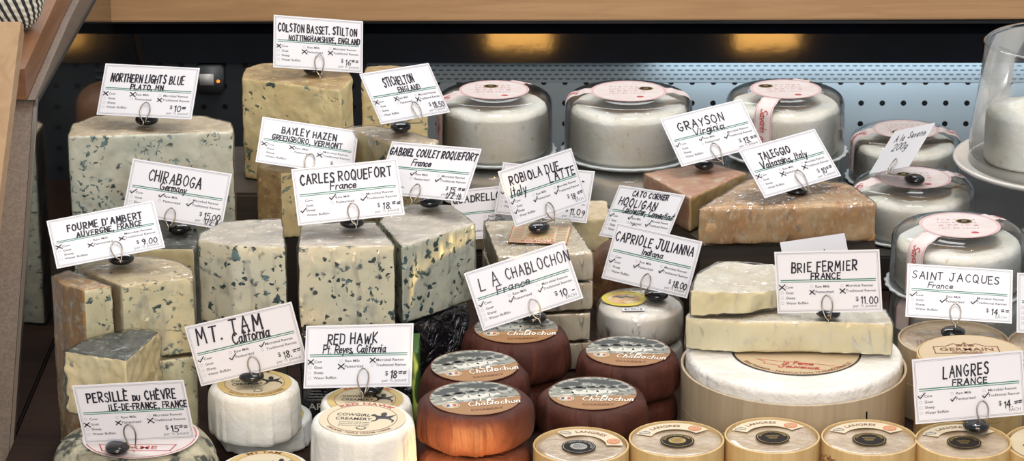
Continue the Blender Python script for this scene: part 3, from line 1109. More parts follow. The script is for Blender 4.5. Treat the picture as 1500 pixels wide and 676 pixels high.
def emblem(mb, cx, cy, w, ink, bg, z, text='GERMAIN'):
    """bannered house emblem"""
    h = w * .30
    fr = [(cx - w / 2, cy - h * .6), (cx - w / 2, cy + h * .35), (cx - w * .30, cy + h * .45), (cx - w * .18, cy + h * .8), (cx - w * .06, cy + h * .55), (cx, cy + h * .95),
          (cx + w * .06, cy + h * .55), (cx + w * .18, cy + h * .8), (cx + w * .30, cy + h * .45), (cx + w / 2, cy + h * .35), (cx + w / 2, cy - h * .6), (cx - w / 2, cy - h * .6)]
    mb.ribbon(fr, w * .018, z, M[ink])
    typeset(mb, text, cx, cy - h * .22, w * .13, M[ink], z, 'c', width=w * .84)
    typeset(mb, 'FROMAGERIE', cx, cy - h * .52, w * .055, M[ink], z, 'c')
    for k in (-1, 1):
        mb.poly([(cx + k * w * .05, cy + h * .42), (cx + k * w * .14, cy + h * .42), (cx + k * w * .14, cy + h * .6), (cx + k * w * .09, cy + h * .72), (cx + k * w * .05, cy + h * .6)], z, M[ink])
    mb.poly([(cx - w * .03, cy + h * .42), (cx + w * .03, cy + h * .42), (cx, cy + h * .85)], z, M[ink])


# ================================================================== BLUE CHEESES, LEFT
def blk(name, label, pix, zt, z0, parts, edges, top, **kw):
    pts = zplan(pix, zt)
    if not ccw(pts):
        pts = pts[::-1]
        edges = edges[::-1][1:] + edges[::-1][:1]
    return cheese_block(name, label, pts, z0, zt, parts, list(edges), top, **kw)


RP = lambda rind, paste: {'r': ('rind', M[rind]), 'p': ('paste', M[paste])}

blk('blue_cheese_half_wheel', 'tall pale half wheel of blue cheese with grey tan top, far left back',
    [(95, 198), (345, 190), (340, 176), (300, 166), (215, 161), (140, 165), (103, 178)], .21, 0, RP('rind_tan', 'north'), 'prrrrrr', 'r', amp=.0014, smooth=14, wrap=M['film_soft'])
blk('blue_cheese_half_wheel', 'golden Stilton half wheel, tallest cheese at the back, on a dark crate',
    [(352, 113), (500, 131), (518, 112), (508, 97), (450, 90), (385, 90), (358, 98)], .214, .0968, RP('rind_gold', 'stilton'), 'pprrrrr', 'r', smooth=12)
blk('blue_cheese_wedge', 'golden blue wedge with brown rind, partly hidden behind and right of the tallest cheese',
    [(527, 112), (628, 112), (624, 98), (580, 94), (535, 95)], .2, .0968, RP('rind_gold', 'stilton'), 'prrrr', 'r')
blk('blue_cheese_wedge', 'amber wedge with a greyish top under film, below and right of the tallest cheese',
    [(498, 184), (585, 213), (641, 209), (646, 202), (600, 189), (545, 180)], .2, 0, RP('rind_tan', 'stilton'), 'pprrrr', 'r', wrap=M['film'])
blk('blue_cheese_wedge', 'brown rinded wedge standing low between the tallest cheese and the white blue veined blocks',
    [(374, 243), (411, 252), (478, 246), (482, 224), (425, 214), (384, 222)], .165, .0908, RP('rind_gold', 'stilton'), 'rpprrr', 'r')
blk('blue_cheese_wedge', 'cream wedge with a dark olive top, behind the speckled wheel on the left',
    [(190, 362), (285, 364), (299, 341), (250, 333), (195, 338)], .129, 0, RP('rind_dark', 'chira'), 'prrrr', 'r')
blk('blue_cheese_wedge', 'speckled blue cheese with a cut front, upper half of the left hand wheel',
    [(177, 418), (287, 405), (284, 392), (262, 380), (222, 373), (180, 373), (140, 379), (110, 388), (136, 401)], .168, .0905, RP('rind_fourme', 'fourme'), 'prrrrrrrr', 'r', wrap=M['film'])
blk('blue_cheese_wedge', 'cut blue cheese with a creamy face, lower half of the left hand wheel',
    [(177, 418), (287, 405), (284, 392), (262, 380), (222, 373), (180, 373), (140, 379), (110, 388), (136, 401)], .168, 0,
    RP('rind_fourme', 'fourme'), 'prrrrrrrr', 'p', shape=lambda v: Vector((v.x, v.y, v.z * .0896 / .168)), wrap=M['film'])
blk('blue_cheese_wedge', 'wedge with an orange brown rind under film, front left beside the dark case side',
    [(72, 402), (90, 415), (122, 424), (169, 417), (129, 403), (99, 392)], .168, 0, RP('rind_orange', 'fourme'), 'rrprrr', 'r', wrap=M['film_rough'], smooth=8)

blk('roquefort_block', 'white block with blue green pockets, leftmost of the three film wrapped blocks in a row',
    [(287, 350), (340, 358), (421, 360), (415, 317), (325, 321), (289, 340)], .185, .0998, RP('rind_grey', 'roq1'), 'ppprrr', 'r', wrap=M['film'], voxel=.002)
blk('roquefort_block', 'creamy block with dark round holes, middle of the three film wrapped blocks in a row',
    [(433, 360), (581, 358), (551, 322), (440, 325)], .184, .0998, RP('rind_grey', 'roq2'), 'pppr', 'r', wrap=M['film'], voxel=.002)
blk('roquefort_block', 'white block with big teal pockets, rightmost of the three film wrapped blocks in a row',
    [(553, 321), (588, 361), (699, 325), (662, 297), (600, 296), (565, 305)], .181, .0998, RP('rind_grey', 'roq3'), 'pprrrr', 'r', wrap=M['film'], voxel=.002)


def packet(name, label, pix, zt, z1, m, group=None, writing=None, smooth=8, amp=.002):
    pts = zplan(pix, zt)
    if not ccw(pts):
        pts = pts[::-1]
    c = cheese_block(name, label, pts, 0, z1, {'w': ('wrapper', m)}, ['w'] * len(pts), 'w', group, 'packet', None, .003, smooth, amp, 35)
    return c


blk_g = 'black foil packets under the wrapped blocks'
packet('foil_packet', 'black shiny packet under the leftmost white blue block, behind the paper wrapped cheeses', [(290, 352), (340, 358), (419, 360), (413, 318), (325, 322)], .185, .0990, M['black_foil'], blk_g)
t = packet('foil_packet', 'black shiny packet with white letters under the middle white blue block', [(434, 359), (580, 357), (551, 323), (441, 326)], .184, .0990, M['black_foil'], blk_g)
mb = MB()
typeset(mb, 'AR', 0, 0, .0062, M['photo_white'], 0, 'c', sx=1.2)
for k in range(4):
    mb.ribbon([(-.008 + .0015 * k, .010 + .003 * k), (.008 - .001 * k, .010 + .003 * k)], .0009, 0, M['pale_ink'])
q = onz(452, 600, .02)
bl = t.location
mb.warp(lambda v: Vector((v.x, -v.z, v.y)))
o = mb.build('printing', t)
fy = min(v.co.y for c in t.children if c.type == 'MESH' and c.name.startswith('wrapper') for v in c.data.vertices)
o.location = (-.188 - bl.x, fy - .0006, .017)
packet('foil_packet', 'black crinkled shiny packet under the rightmost white blue block', [(557, 323), (588, 359), (690, 326), (655, 299), (600, 298)], .181, .0990, M['black_foil'], blk_g, amp=.003)
t = cheese_block('foil_packet', 'slim lime green packet wedged beside the black crinkled packet', [(-.0935, .088), (-.0865, .088), (-.0865, .140), (-.0935, .140)], .0195, .103,
                 {'w': ('wrapper', M['green'])}, 'wwww', 'w', None, 'packet', None, .0016, 3, .0004, 60)

# goat blue on its grey wheel, bottom left
GW = onz(197, 637, .065)
puck('mould_ripened_cheese', 'flat wheel with a grey mouldy rind and a white paper label, bottom left corner', GW.x, GW.y, 0, .0645, .0735, M['rind_mould'], part='rind', pleats=0, rounding=.42, seed=11, fold=0)
gw = bpy.data.objects['mould_ripened_cheese']
mb = MB()
mb.ell(0, 0, .052, .052, 0, M['pink_paper'], 56)
mb.ring(0, 0, .049, .050, .0001, M['red'], 56)
mb.ribbon([(-.030, -.034), (.030, -.034), (.034, -.020), (-.034, -.020), (-.030, -.034)], .0012, .0001, M['red'])
typeset(mb, 'FERME', 0, -.0305, .007, M['red'], .0002, 'c', width=.036)
lay(mb, 'paper_label', gw, .006, -.004, .0652)
blk('blue_cheese_wedge', 'crumbly cream wedge with a charcoal top under film, on the grey mouldy wheel',
    [(88, 512), (187, 527), (239, 481), (190, 477), (125, 494)], .13, .0662, RP('rind_dark', 'persille'), 'ppprr', 'r', wrap=M['film_soft'], amp=.0024, freq=110, smooth=3, voxel=.002)

# ================================================================== PAPER WRAPPED CREAM CHEESES
cg = 'white paper wrapped cheeses at the front left'


def creamery(label, px, py, z0, z1, r, name, outer, inner, rot, seed, LR=.84, zr=None):
    q = onz(px, py, zr or z1)
    t = puck('paper_wrapped_cheese', label, q.x, q.y, z0, z1, r, M['white_paper'], cg, seed=seed, pleats=19, rounding=.15, sag=.006, fold=.045, wob=1.6, n=168)
    lay(creamery_label(r * LR, name, outer, inner), 'round_label', t, 0, 0, z1 - z0 + .0003, rot)
    return t


creamery('white wrapped round with a running horse on its gold label, on another at the left', 373, 562, .0266, .0765, .0410, 'MT TAM', 'yellow_paper', 'tan_paper', .15, 21)
creamery('white wrapped round lying under the round with the gold horse label', 388, 608, .0003, .0262, .0440, 'MT TAM', 'yellow_paper', 'cream_paper', .3, 22)
creamery('white wrapped round cut off by the lower edge of the photo, nearest the mouldy wheel', 387, 683, .0003, .0400, .0405, 'MT TAM', 'yellow_paper', 'cream_paper', .1, 23)
creamery('white wrapped round with a cream horse label, lit warm, at the bottom centre left', 531, 614, .0503, .1000, .0455, 'RED HAWK', 'cream_paper', 'cream_paper', -.1, 24)
creamery('white wrapped round lying under the warm lit round with the cream horse label', 531, 614, .0003, .0497, .0450, 'RED HAWK', 'cream_paper', 'cream_paper', 0, 25, zr=.1)
creamery('white wrapped round with a yellow rimmed horse label, behind the warm lit round', 535, 586, .0403, .0800, .0415, 'RED HAWK', 'yellow_paper', 'tan_paper', -.05, 26)
creamery('white wrapped round lying at the very bottom behind the warm lit round', 535, 586, .0003, .0397, .0415, 'RED HAWK', 'yellow_paper', 'tan_paper', 0, 27, zr=.08)

# ================================================================== BROWN PAPER ROUNDS
bg = 'brown paper wrapped cheeses'
CH = chablochon_label(.0405).mesh('round_label')


def brown(label, px, py, z0, z1, r, rot, seed, lab=True, dz=0):
    q = onz(px, py, z1 + dz)
    t = puck('brown_paper_cheese', label, q.x, q.y, z0, z1, r, M['brown_paper'], bg, seed=seed, pleats=12, rounding=.44, sag=.035)
    if lab:
        o = link('round_label', CH, t, False)
        o.location = (0, 0, z1 - z0 + .0003)
        o.rotation_euler = (0, 0, rot)
    return t


for (px, py, zt, tks, r, rot, sd, txts) in (
    (696, 584, .108, (.0375, .0370, .0325), .0515, .22, 31, ('brown paper wrapped round at the front left, lit orange from below', 'plain brown round directly under the orange lit one, at the lower edge', 'lowest plain brown round under the orange lit pair')),
    (695, 537, .0945, (.0470, .0465), .0485, .30, 32, ('brown paper wrapped round behind the orange lit one, label slanting up to the right', 'lower brown round under the one with the slanting label')),
    (756, 482, .0890, (.0440, .0440), .0510, .05, 33, ('brown paper wrapped round furthest back, with a price card standing on it', 'lower brown round under the furthest one with the price card')),
    (920, 515, .0785, (.0390, .0385), .0485, -.12, 34, ('brown paper wrapped round at the right, next to the big white brie', 'lower brown round at the right, next to the wide hoop box')),
    (868, 577, .0800, (.0400, .0390), .0505, -.02, 35, ('brown paper wrapped round just behind the two leftmost little wooden boxes', 'lower brown round just behind the leftmost little wooden box'))):
    z1 = zt
    q = onz(px, py, zt)
    for k, tk in enumerate(tks):
        j = (.0 if k == 0 else .002 * (-1) ** k)
        t = puck('brown_paper_cheese', txts[k], q.x + j, q.y + j, z1 - tk, z1, r - (.001 if k else 0), M['brown_paper'], bg, seed=sd + 10 * k, pleats=11, rounding=.30, sag=.01, fold=.07, wob=1.9, n=168)
        if k == 0:
            o = link('round_label', CH, t, False)
            o.location = (0, 0, tk + .0004)
            o.rotation_euler = (0, 0, rot)
        z1 -= tk + .0003

# ================================================================== LITTLE WOODEN BOXES
lg = 'little round wooden boxes in the front row'


def wooden_box(label, x, y, z0, z1, r, kind, rot, ring='spruce_ring', side=None, group=lg, lab=None, recess=.0018):
    t = thing('boxed_cheese', label, 'cheese box', (x, y, z0), group)
    H = z1 - z0
    lathe_obj('wooden_ring', [(r - .0018, .001), (r - .0018, .0), (r, .0), (r, H * .5), (r, H - .0004), (r - .0005, H), (r - .0015, H), (r - .0018, H - .0006), (r - .0018, H * .5)], M[ring], t, 96, None, False, 40)
    rg = random.Random(int(x * 1e4))
    a, b_ = rg.random() * 6, rg.random() * 6
    fr = lambda an, k, q, z: (q, z if z < H * .5 else z + .0005 * math.sin(3 * an + a) * q / r + .0004 * math.sin(5 * an + b_) * q / r)
    rr = r - .0021
    lathe_obj('cheese', [(rr * .6, .0006), (rr, .0008), (rr, H - recess - .001), (rr * .985, H - recess), (rr * .8, H - recess), (rr * .5, H - recess - .0002), (rr * .1, H - recess - .0002)], M['cream_film'], t, 72, fr)
    if lab:
        lay(lab, 'top_label', t, 0, 0, H - recess + .0012, rot)
    if side:
        mb = MB()
        emblem(mb, 0, 0, .034, 'brown_ink', None, 0)
        a0 = side
        def fn(v):
            an = a0 + v.x / r
            return Vector(((r + .0004) * math.cos(an), (r + .0004) * math.sin(an), H * .48 + v.y))
        mb.warp(fn)
        mb.build('side_print', t)
    return t


for i, (px, py, kind, rot, side, txt, low) in enumerate((
    (851, 652, 1, -.55, None, 'little round wooden box with a silver medallion, leftmost of the front row, label turned', 'lower box under the leftmost little box of the front row'),
    (991, 643, 1, .12, None, 'second little wooden box from the left in the front row, with a gold medallion', 'lower box under the second little box from the left'),
    (1131, 638, 0, .08, -2.0, 'little wooden box with a black medallion, before the left part of the big brie', 'lower box under the one before the left part of the big brie'),
    (1273, 641, 0, -.03, -2.6, 'little wooden box with a black medallion, before the right part of the big brie', 'lower box under the one before the right part of the big brie'),
    (1411, 645, 0, .06, -1.75, 'little wooden box carrying a black bead with a price card, front right', 'lower box under the little box that carries the bead and card'))):
    q = onz(px, py, .07)
    wooden_box(txt, q.x, q.y, .0352, .07, .0424, kind, rot, side=side, lab=langres_label(.039, ['gold', 'silver', 'gold'][1 if i == 0 else 0], kind))
    wooden_box(low, q.x + .001, q.y, .0003, .0348, .0424, kind, rot)
q = onz(1556, 650, .068)
lb = MB()
lb.ell(0, 0, .046, .046, 0, M['tan_paper'], 56)
typeset(lb, 'I', -.030, .012, .016, M['black_ink'], .0003, sx=1.5)
typeset(lb, 'APPELLATION', -.036, -.002, .0062, M['black_ink'], .0003, shear=.15)
lb.ring(-.012, -.028, .006, .0068, .0003, M['brown_ink'], 30)
wooden_box('wooden box with a tan lid and black capitals, cut off by the lower right corner', q.x, q.y, .0003, .0675, .0505, 0, .05, lab=lb, group=None)

# wooden boxes further back on the right
gb = 'round wooden boxes at the right'
q = onz(1397, 496, .072)
lb = MB()
emblem(lb, -.018, -.006, .036, 'brown_ink', None, .0002, 'LANGRES')
wooden_box('film topped round wooden box with a black bead on it, behind the emblem lid box', q.x, q.y, .0362, .0715, .0535, 0, 0, 'spruce_pale', lab=lb, group=gb)
wooden_box('lower wooden box under the box with the film top and black bead', q.x - .001, q.y + .001, .0003, .0358, .0535, 0, 0, 'spruce_pale', group=gb)
q = onz(1423, 519, .0995)
lb = MB()
lb.ell(0, 0, .0485, .0485, 0, M['kraft'], 64)
emblem(lb, -.003, .012, .060, 'brown_ink', None, .0003)
wooden_box('round wooden box with a red brown house emblem on its tan lid', q.x, q.y, .0502, .0995, .0505, 0, 0, 'spruce_ring', lab=lb, group=gb, recess=.0012)
wooden_box('lower wooden box under the box with the red brown emblem lid', q.x, q.y, .0003, .0498, .0500, 0, 0, 'spruce_ring', group=gb)
q = onz(1553, 503, .072)
wooden_box('round wooden box cut off by the right edge of the photo, behind its price card', q.x, q.y, .0003, .0715, .0500, 0, 0, 'spruce_pale', group=gb)

# ================================================================== BIG BRIE
BR = onz(1163, 516, .085)
t = thing('wooden_box', 'wide shallow wooden hoop box holding the big white brie wheel', 'box', (BR.x, BR.y, .0362))
r = .1065
lathe_obj('hoop', [(r - .0025, .001), (r - .0025, 0), (r, 0), (r, .019), (r, .0365), (r - .0006, .037), (r - .0019, .037), (r - .0025, .0363), (r - .0025, .019)], M['spruce_pale'], t, 128, None, False, 40)
lathe_obj('bottom_board', [(r - .003, .0008), (r - .003, .0022), (.002, .0022)], M['spruce_pale'], t, 96)
mb = MB()
for k in range(2):
    a = -1.15 + .02 * k
    mb.box((-.0006, -.0005, -.004), (.0006, .0005, .004), M['wire'])
mb.warp(lambda v: Vector(((r + .0002) * math.cos(-.98) + v.x, (r + .0002) * math.sin(-.98) + v.y, .020 + v.z)))
mb.build('staple', t)
t = thing('wooden_box', 'second wide wooden hoop box underneath the one with the brie wheel', 'box', (BR.x, BR.y, .0003))
lathe_obj('hoop', [(r - .0025, .001), (r - .0025, 0), (r, 0), (r, .018), (r, .0350), (r - .0006, .0355), (r - .0025, .0355), (r - .0025, .018)], M['spruce_pale'], t, 128, None, False, 40)
lathe_obj('lid_board', [(r - .003, .030), (r - .003, .034), (.002, .034)], M['spruce_pale'], t, 96)
puck('whole_brie', 'big white brie wheel with a round kraft label, sitting in the wide wooden hoop box', BR.x, BR.y, .0386, .0855, .1022, M['wheel_paper'], None, 'rind', pleats=34, rounding=.13, seed=41, sag=.0, fold=.006, n=200, wob=.35)
bw = bpy.data.objects['whole_brie']
mb = MB()
R = .0610
mb.ell(0, 0, R, R, 0, M['black_ink'], 72)
mb.ell(0, 0, R * .970, R * .970, .0001, M['kraft'], 72)
rg = random.Random(5)
for k in range(70):  # printed farm yard: dark scratches and blots
    a, q = rg.uniform(0, math.pi * 2), rg.uniform(.05, .8)
    x, y = R * q * math.cos(a), R * (.10 + .42 * q * abs(math.sin(a)) - .42)
    if -.45 * R < y:
        mb.ell(x, y + .02, rg.uniform(.001, .005), rg.uniform(.0006, .0018), .0002 + k * 1e-6, M['black_ink'], 9, rot=rg.uniform(-.5, .5))
ban = [(-.62 * R, -.34 * R), (-.3 * R, -.42 * R), (.3 * R, -.52 * R), (.66 * R, -.62 * R), (.50 * R, -.68 * R), (.52 * R, -.78 * R), (.2 * R, -.74 * R), (-.2 * R, -.64 * R), (-.52 * R, -.52 * R), (-.50 * R, -.44 * R), (-.62 * R, -.34 * R)]
mb.ribbon(ban, .0007, .0003, M['red'])
rg = random.Random(9)
hand(mb, 'la Ferme', -.22 * R, -.54 * R, .13 * R, M['red'], .0011, width=.45 * R, shear=.2, z=.0004, rng=rg, up=-.12, gap=.12)
hand(mb, 'Jouvence', -.30 * R, -.68 * R, .12 * R, M['red'], .0010, width=.6 * R, shear=.2, z=.0004, rng=rg, up=-.1, gap=.12)
arc_type(mb, 'BRIE FERMIER - FABRICATION TRADITIONNELLE', 0, 0, R * .94, R * .065, M['brown_ink'], .0003, -90, True)
lay(mb, 'round_label', bw, .002, -.002, .0855 - .0386 + .0004, -.05)

sl = zplan([(1001, 464), (1090, 470), (1200, 470), (1312, 474), (1300, 452), (1255, 437), (1150, 426), (1060, 430), (1015, 446)], .121)
cheese_block('brie_slab', 'long cut slab of brie under film, lying across the big white wheel', sl, .0868, .121,
             RP('rind_brie', 'brie'), 'ppprrrrrr', 'r', None, 'cheese', M['film_rough'], .002, 6, .0009, 50)
wp = zplan([(1008, 424), (1100, 420), (1146, 412), (1146, 386), (1100, 381), (1048, 380), (1018, 398)], .1515)


def droop(v):
    k = max(0, min(1, (v.x + .055) / .10))
    return Vector((v.x, v.y, v.z * (1 - .28 * k * (v.z > .01)))) if v.y < .0 else v


cheese_block('brie_wedge', 'drooping wedge of soft brie under film, on the left end of the long slab', wp, .1222, .1515, RP('rind_brie', 'ivory'), 'pprrrrr', 'r', None, 'cheese',
             M['film_rough'], .002, 9, .0022, 45, shape=droop)

# ================================================================== MIDDLE: wrapped squares, goat rounds
rg_ = 'film wrapped square soft cheeses'
sq = [(706, 321), (836, 319), (871, 369), (727, 376)]
zt = .1276
for k in range(4):
    z1 = zt - k * .032
    pts = zplan(sq, zt)
    c = sum((Vector(p) for p in pts), Vector((0, 0))) / 4
    rot = Matrix.Rotation(random.uniform(-.035, .035) if k else 0, 2)
    pts = [tuple(c + rot @ (Vector(p) - c)) for p in pts]
    lab = ['square soft cheese with a printed orange label, topmost of the stack behind the brown rounds',
           'square film wrapped cheese second from the top of the stack behind the brown rounds',
           'square film wrapped cheese third from the top of the stack behind the brown rounds',
           'square film wrapped cheese at the bottom of the stack behind the brown rounds'][k]
    t = cheese_block('square_cheese', lab, pts, z1 - .0315, z1, {'p': ('paste', M['robiola'])}, 'pppp', 'p', rg_, 'cheese', M['film_shiny'], .0024, 6, .0009, 50)
    if k == 0:
        mb = MB()
        mb.poly([(-.034, -.032), (.034, -.032), (.034, .032), (-.034, .032)], 0, M['tan_paper'])
        mb.poly([(-.017, -.012), (.017, -.012), (.017, .024), (-.017, .024)], .0001, M['label_print'])
        for i in range(14):
            mb.ribbon([(-.031, .029 - i * .0044), (-.020, .029 - i * .0044)], .0012, .0001, M['orange'])
            mb.ribbon([(.020, .029 - i * .0044), (.031, .029 - i * .0044)], .0012, .0001, M['brown_ink'])
        typeset(mb, 'DUE LATTE', 0, -.020, .0055, M['orange'], .0002, 'c', width=.036)
        typeset(mb, 'ROBIOLA', 0, -.029, .0065, M['red'], .0002, 'c', width=.04)
        mb.ribbon([(-.034, -.032), (.034, -.032), (.034, .032), (-.034, .032), (-.034, -.032)], .001, .0002, M['orange'])
        mb.warp(lambda v: Vector((v.x * .86, v.y * .86, v.z)))
        lay(mb, 'printed_label', t, .004, .003, .0319, -.10)

q = onz(938, 441, .0766)
for k in range(2):
    z1 = .0766 - k * .0383
    t = puck('goat_cheese', ['white goat cheese in clear film with a yellow picture label, behind the right brown rounds', 'lower white goat cheese in clear film under the one with the yellow label'][k],
             q.x, q.y, z1 - .038, z1 - .001, .0425, M['goat'], 'film wrapped goat cheeses', 'paste', 0, 'cheese', .25, 50 + k, .01, 72, fold=0)
    lathe_obj('plastic_wrap', [(.040, .0001), (.0438, .003), (.0440, .020), (.0436, .034), (.0405, .0378), (.02, .0378), (.002, .0378)], M['film_rough'], t, 72,
              lambda a, k_, r_, z_: (r_ * (1 + .012 * noise.noise(Vector((math.cos(a) * 3, math.sin(a) * 3, z_ * 60)))), z_))
    if k == 0:
        mb = MB()
        mb.ell(0, 0, .0225, .0225, 0, M['label_yellow'], 48)
        mb.ell(0, -.001, .0165, .0150, .0001, M['label_print'], 40)
        for i in range(7):
            mb.ell(-.010 + i * .0032, .004 + .002 * math.sin(i * 2), .0022, .0012, .0002, M['black_ink'], 10, rot=.4 * math.sin(i))
        arc_type(mb, 'CAPRIOLE', 0, 0, .0178, .0034, M['brown_ink'], .0002, 90)
        lay(mb, 'picture_label', t, -.016, .006, .0383)
        mb = MB()
        mb.poly([(-.011, -.004), (.011, -.004), (.011, .004), (-.011, .004)], 0, M['card'])
        typeset(mb, '817019', 0, -.002, .0042, M['black_ink'], .0002, 'c')
        lay(mb, 'number_sticker', t, -.008, -.026, .0383, .05)

q = onz(926, 356, .082)
puck('washed_rind_cheese', 'small wheel with a brown rind half hidden behind two tilted price cards right of centre', q.x, q.y, 0, .0815, .0445, M['rind_brown'], None, 'rind', 0, 'cheese', .3, 61, .01, 80, fold=0)
cheese_block('cheese_block', 'low tan cheese block in the dark gap below the left plastic dome', [(-.062, .560), (.004, .560), (.004, .625), (-.062, .625)], .0398, .0585, RP('rind_gold', 'ivory'), 'prrr', 'r')
cheese_block('cheese_block', 'beige cheese block in the gap between the square stack and the brown wheel', [(.018, .556), (.106, .556), (.106, .620), (.018, .620)], .0398, .0800, RP('rind_tan', 'ivory'), 'pprr', 'r')

# ================================================================== WASHED RIND SQUARES
blk('washed_rind_square', 'pinkish square cheese with a yellow cut side, corner towards the viewer, on the dark crate',
    [(1011, 289), (1097, 250), (1040, 234), (938, 250)], .151, .1103, RP('rind_pink', 'wash_paste'), 'prrr', 'r', wrap=M['film_soft'], smooth=16)
blk('washed_rind_square', 'long orange brown crusted cheese under creased film, lying before the pinkish square',
    [(1018, 302), (1291, 295), (1243, 262), (1095, 255)], .157, .1103, RP('rind_taleggio', 'wash_paste'), 'rrrp', 'r', wrap=M['film_shiny'], smooth=60, voxel=.0022, amp=.0022, freq=40)

# ================================================================== PLASTIC DOMES
dg_ = 'white cheeses under clear plastic domes'


def dome_profile(r, H):
    p = [(r, .004), (r * .995, .008)]
    for k in range(1, 5):
        p.append((r * (.995 - .012 * k / 4), .008 + (H - .024) * k / 4))
    cx, cz, q = r * .983 - .013, H - .016, .013
    for k in range(1, 9):
        a = k / 8 * math.pi / 2
        p.append((cx + q * math.cos(a), cz + q * math.sin(a)))
    p += [(cx * .86, H - .0018), (cx * .80, H - .0004), (cx * .78, H), (cx * .5, H), (cx * .2, H), (.002, H)]
    return p


def dome(label, x, y, z0, H, r, straps, seal_pos=(-.006, .010), sealed=True, creamy=.915):
    t = thing('domed_cheese', label, 'cheese under dome', (x, y, z0), dg_)
    sc = lambda a, k, q, z: (q * (1 + (.012 * math.sin(28 * a) if q > r * 1.04 else 0)), z)
    lathe_obj('tray', [(r * .9, .0), (r * 1.0, .0), (r * 1.03, .0008), (r * 1.055, .0026), (r * 1.055, .0040), (r * 1.025, .0046), (r * .99, .0036), (r * .5, .0030), (.002, .0030)], M['tray'], t, 168, sc)
    rc = r * creamy
    hc = H - .0145
    rg = random.Random(int(x * 9999))
    s = rg.uniform(0, 99)
    fr = lambda a, k, q, z: (q * (1 + .014 * noise.noise(Vector((math.cos(a) * 2.5, math.sin(a) * 2.5, z * 40 + s)))),
                             max(.0032, z + (.0022 * noise.noise(Vector((q * 45 * math.cos(a), q * 45 * math.sin(a), s))) if z > .02 else 0)))
    lathe_obj('cheese', [(rc * .7, .0032), (rc * .97, .0032), (rc, .007), (rc * 1.005, hc * .35), (rc * 1.0, hc * .6), (rc * .985, hc * .86), (rc * .95, hc * .96), (rc * .88, hc), (rc * .6, hc - .001), (rc * .3, hc), (.003, hc)], M['bloom_cheese'], t, 96, fr)
    prof = dome_profile(r, H)
    lathe_obj('plastic_dome', prof, M['dome'], t, 96, None, False)
    mb = MB()
    R = .0415 * r / .07
    mb.ell(0, 0, R, R, 0, M['pink_paper'], 60)
    mb.ring(0, 0, R * .93, R * .965, .0001, M['pink'], 60)
    mb.ring(0, 0, R * .985, R, .0001, M['pink'], 60)
    sx_, sy_ = seal_pos
    rs = random.Random(4)
    for i in range(4):
        hand(mb, ['fromage', 'triple creme', 'affine', 'lait de vache'][i], -.022, .016 - .009 * i, .0040, M['pink'], .0006, width=.04, z=.0002, rng=rs)
    mb.ell(.012, -.024, .004, .003, .0002, M['red'], 14)
    lm_ = mb
    mb = MB()
    mb.ell(sx_, sy_, .0085, .0070, .0003, M['gold'], 30)
    mb.ell(sx_, sy_, .0070, .0056, .0004, M['seal_dark'], 30)
    mb.ell(sx_, sy_, .0030, .0018, .0005, M['gold'], 20)
    lm_.sub = ('gold_seal', mb)
    lay(lm_, 'round_label', t, 0, 0, H + .0005)
    for ang, length in straps:
        ca, sa = math.cos(math.radians(ang)), math.sin(math.radians(ang))
        path = [(R * .9, H + .0003), (prof[-6][0], H + .0003)]
        for rr, zz in reversed(prof[:-6]):
            path.append((rr + .0005, zz + .0002))
        # resample along the path, then cut at the strap's length
        acc, out = 0, []
        for (r0, z0_), (r1, z1_) in zip(path, path[1:]):
            L = math.hypot(r1 - r0, z1_ - z0_)
            n = max(1, int(L / .002))
            for i in range(n):
                f_ = i / n
                out.append((acc + L * f_, r0 + (r1 - r0) * f_, z0_ + (z1_ - z0_) * f_))
            acc += L
        out = [o_ for o_ in out if o_[0] <= length]
        mb = MB()

        def place(u, w, lift=0.0):
            u = max(0, min(out[-1][0] - 1e-5, u))
            i = max(k for k in range(len(out)) if out[k][0] <= u)
            a_, b_ = out[i], out[min(i + 1, len(out) - 1)]
            f_ = (u - a_[0]) / max(b_[0] - a_[0], 1e-6) if b_ is not a_ else 0
            q, z = a_[1] + (b_[1] - a_[1]) * f_, a_[2] + (b_[2] - a_[2]) * f_
            q = math.sqrt(max(q * q - w * w, 1e-8)) if q > r * .7 else q
            q += lift
            z += lift
            return (q * ca - w * sa, q * sa + w * ca, z)
        for w0, w1, m_ in ((-.0105, -.0098, 'pink_paper'), (-.0098, -.0086, 'pink'), (-.0086, .0086, 'pink_paper'), (.0086, .0098, 'pink'), (.0098, .0105, 'pink_paper')):
            vs = []
            for o_ in out:
                for j in range(4):
                    vs.append(place(o_[0], w0 + (w1 - w0) * j / 3))
            mb.add(vs, [(4 * i + j, 4 * i + j + 1, 4 * i + j + 5, 4 * i + j + 4) for i in range(len(out) - 1) for j in range(3)], M[m_])
        tx = MB()
        hand(tx, 'Savarin', 0, 0, .0085, M['red'], .0010, width=.026, shear=.3, rng=random.Random(2), gap=.12)
        hand(tx, 'affine', .032, 0, .0075, M['red'], .0008, width=.020, shear=.3, rng=random.Random(6), gap=.12)
        lim = length - .012
        if lim > .05:
            s0 = max(.012, lim - .056)
            tx.v = [place(s0 + v_[0], v_[1] - .003, .0004) for v_ in tx.v]
            mb.merge(tx)
        mb.build('paper_strap', t, True)
    return t


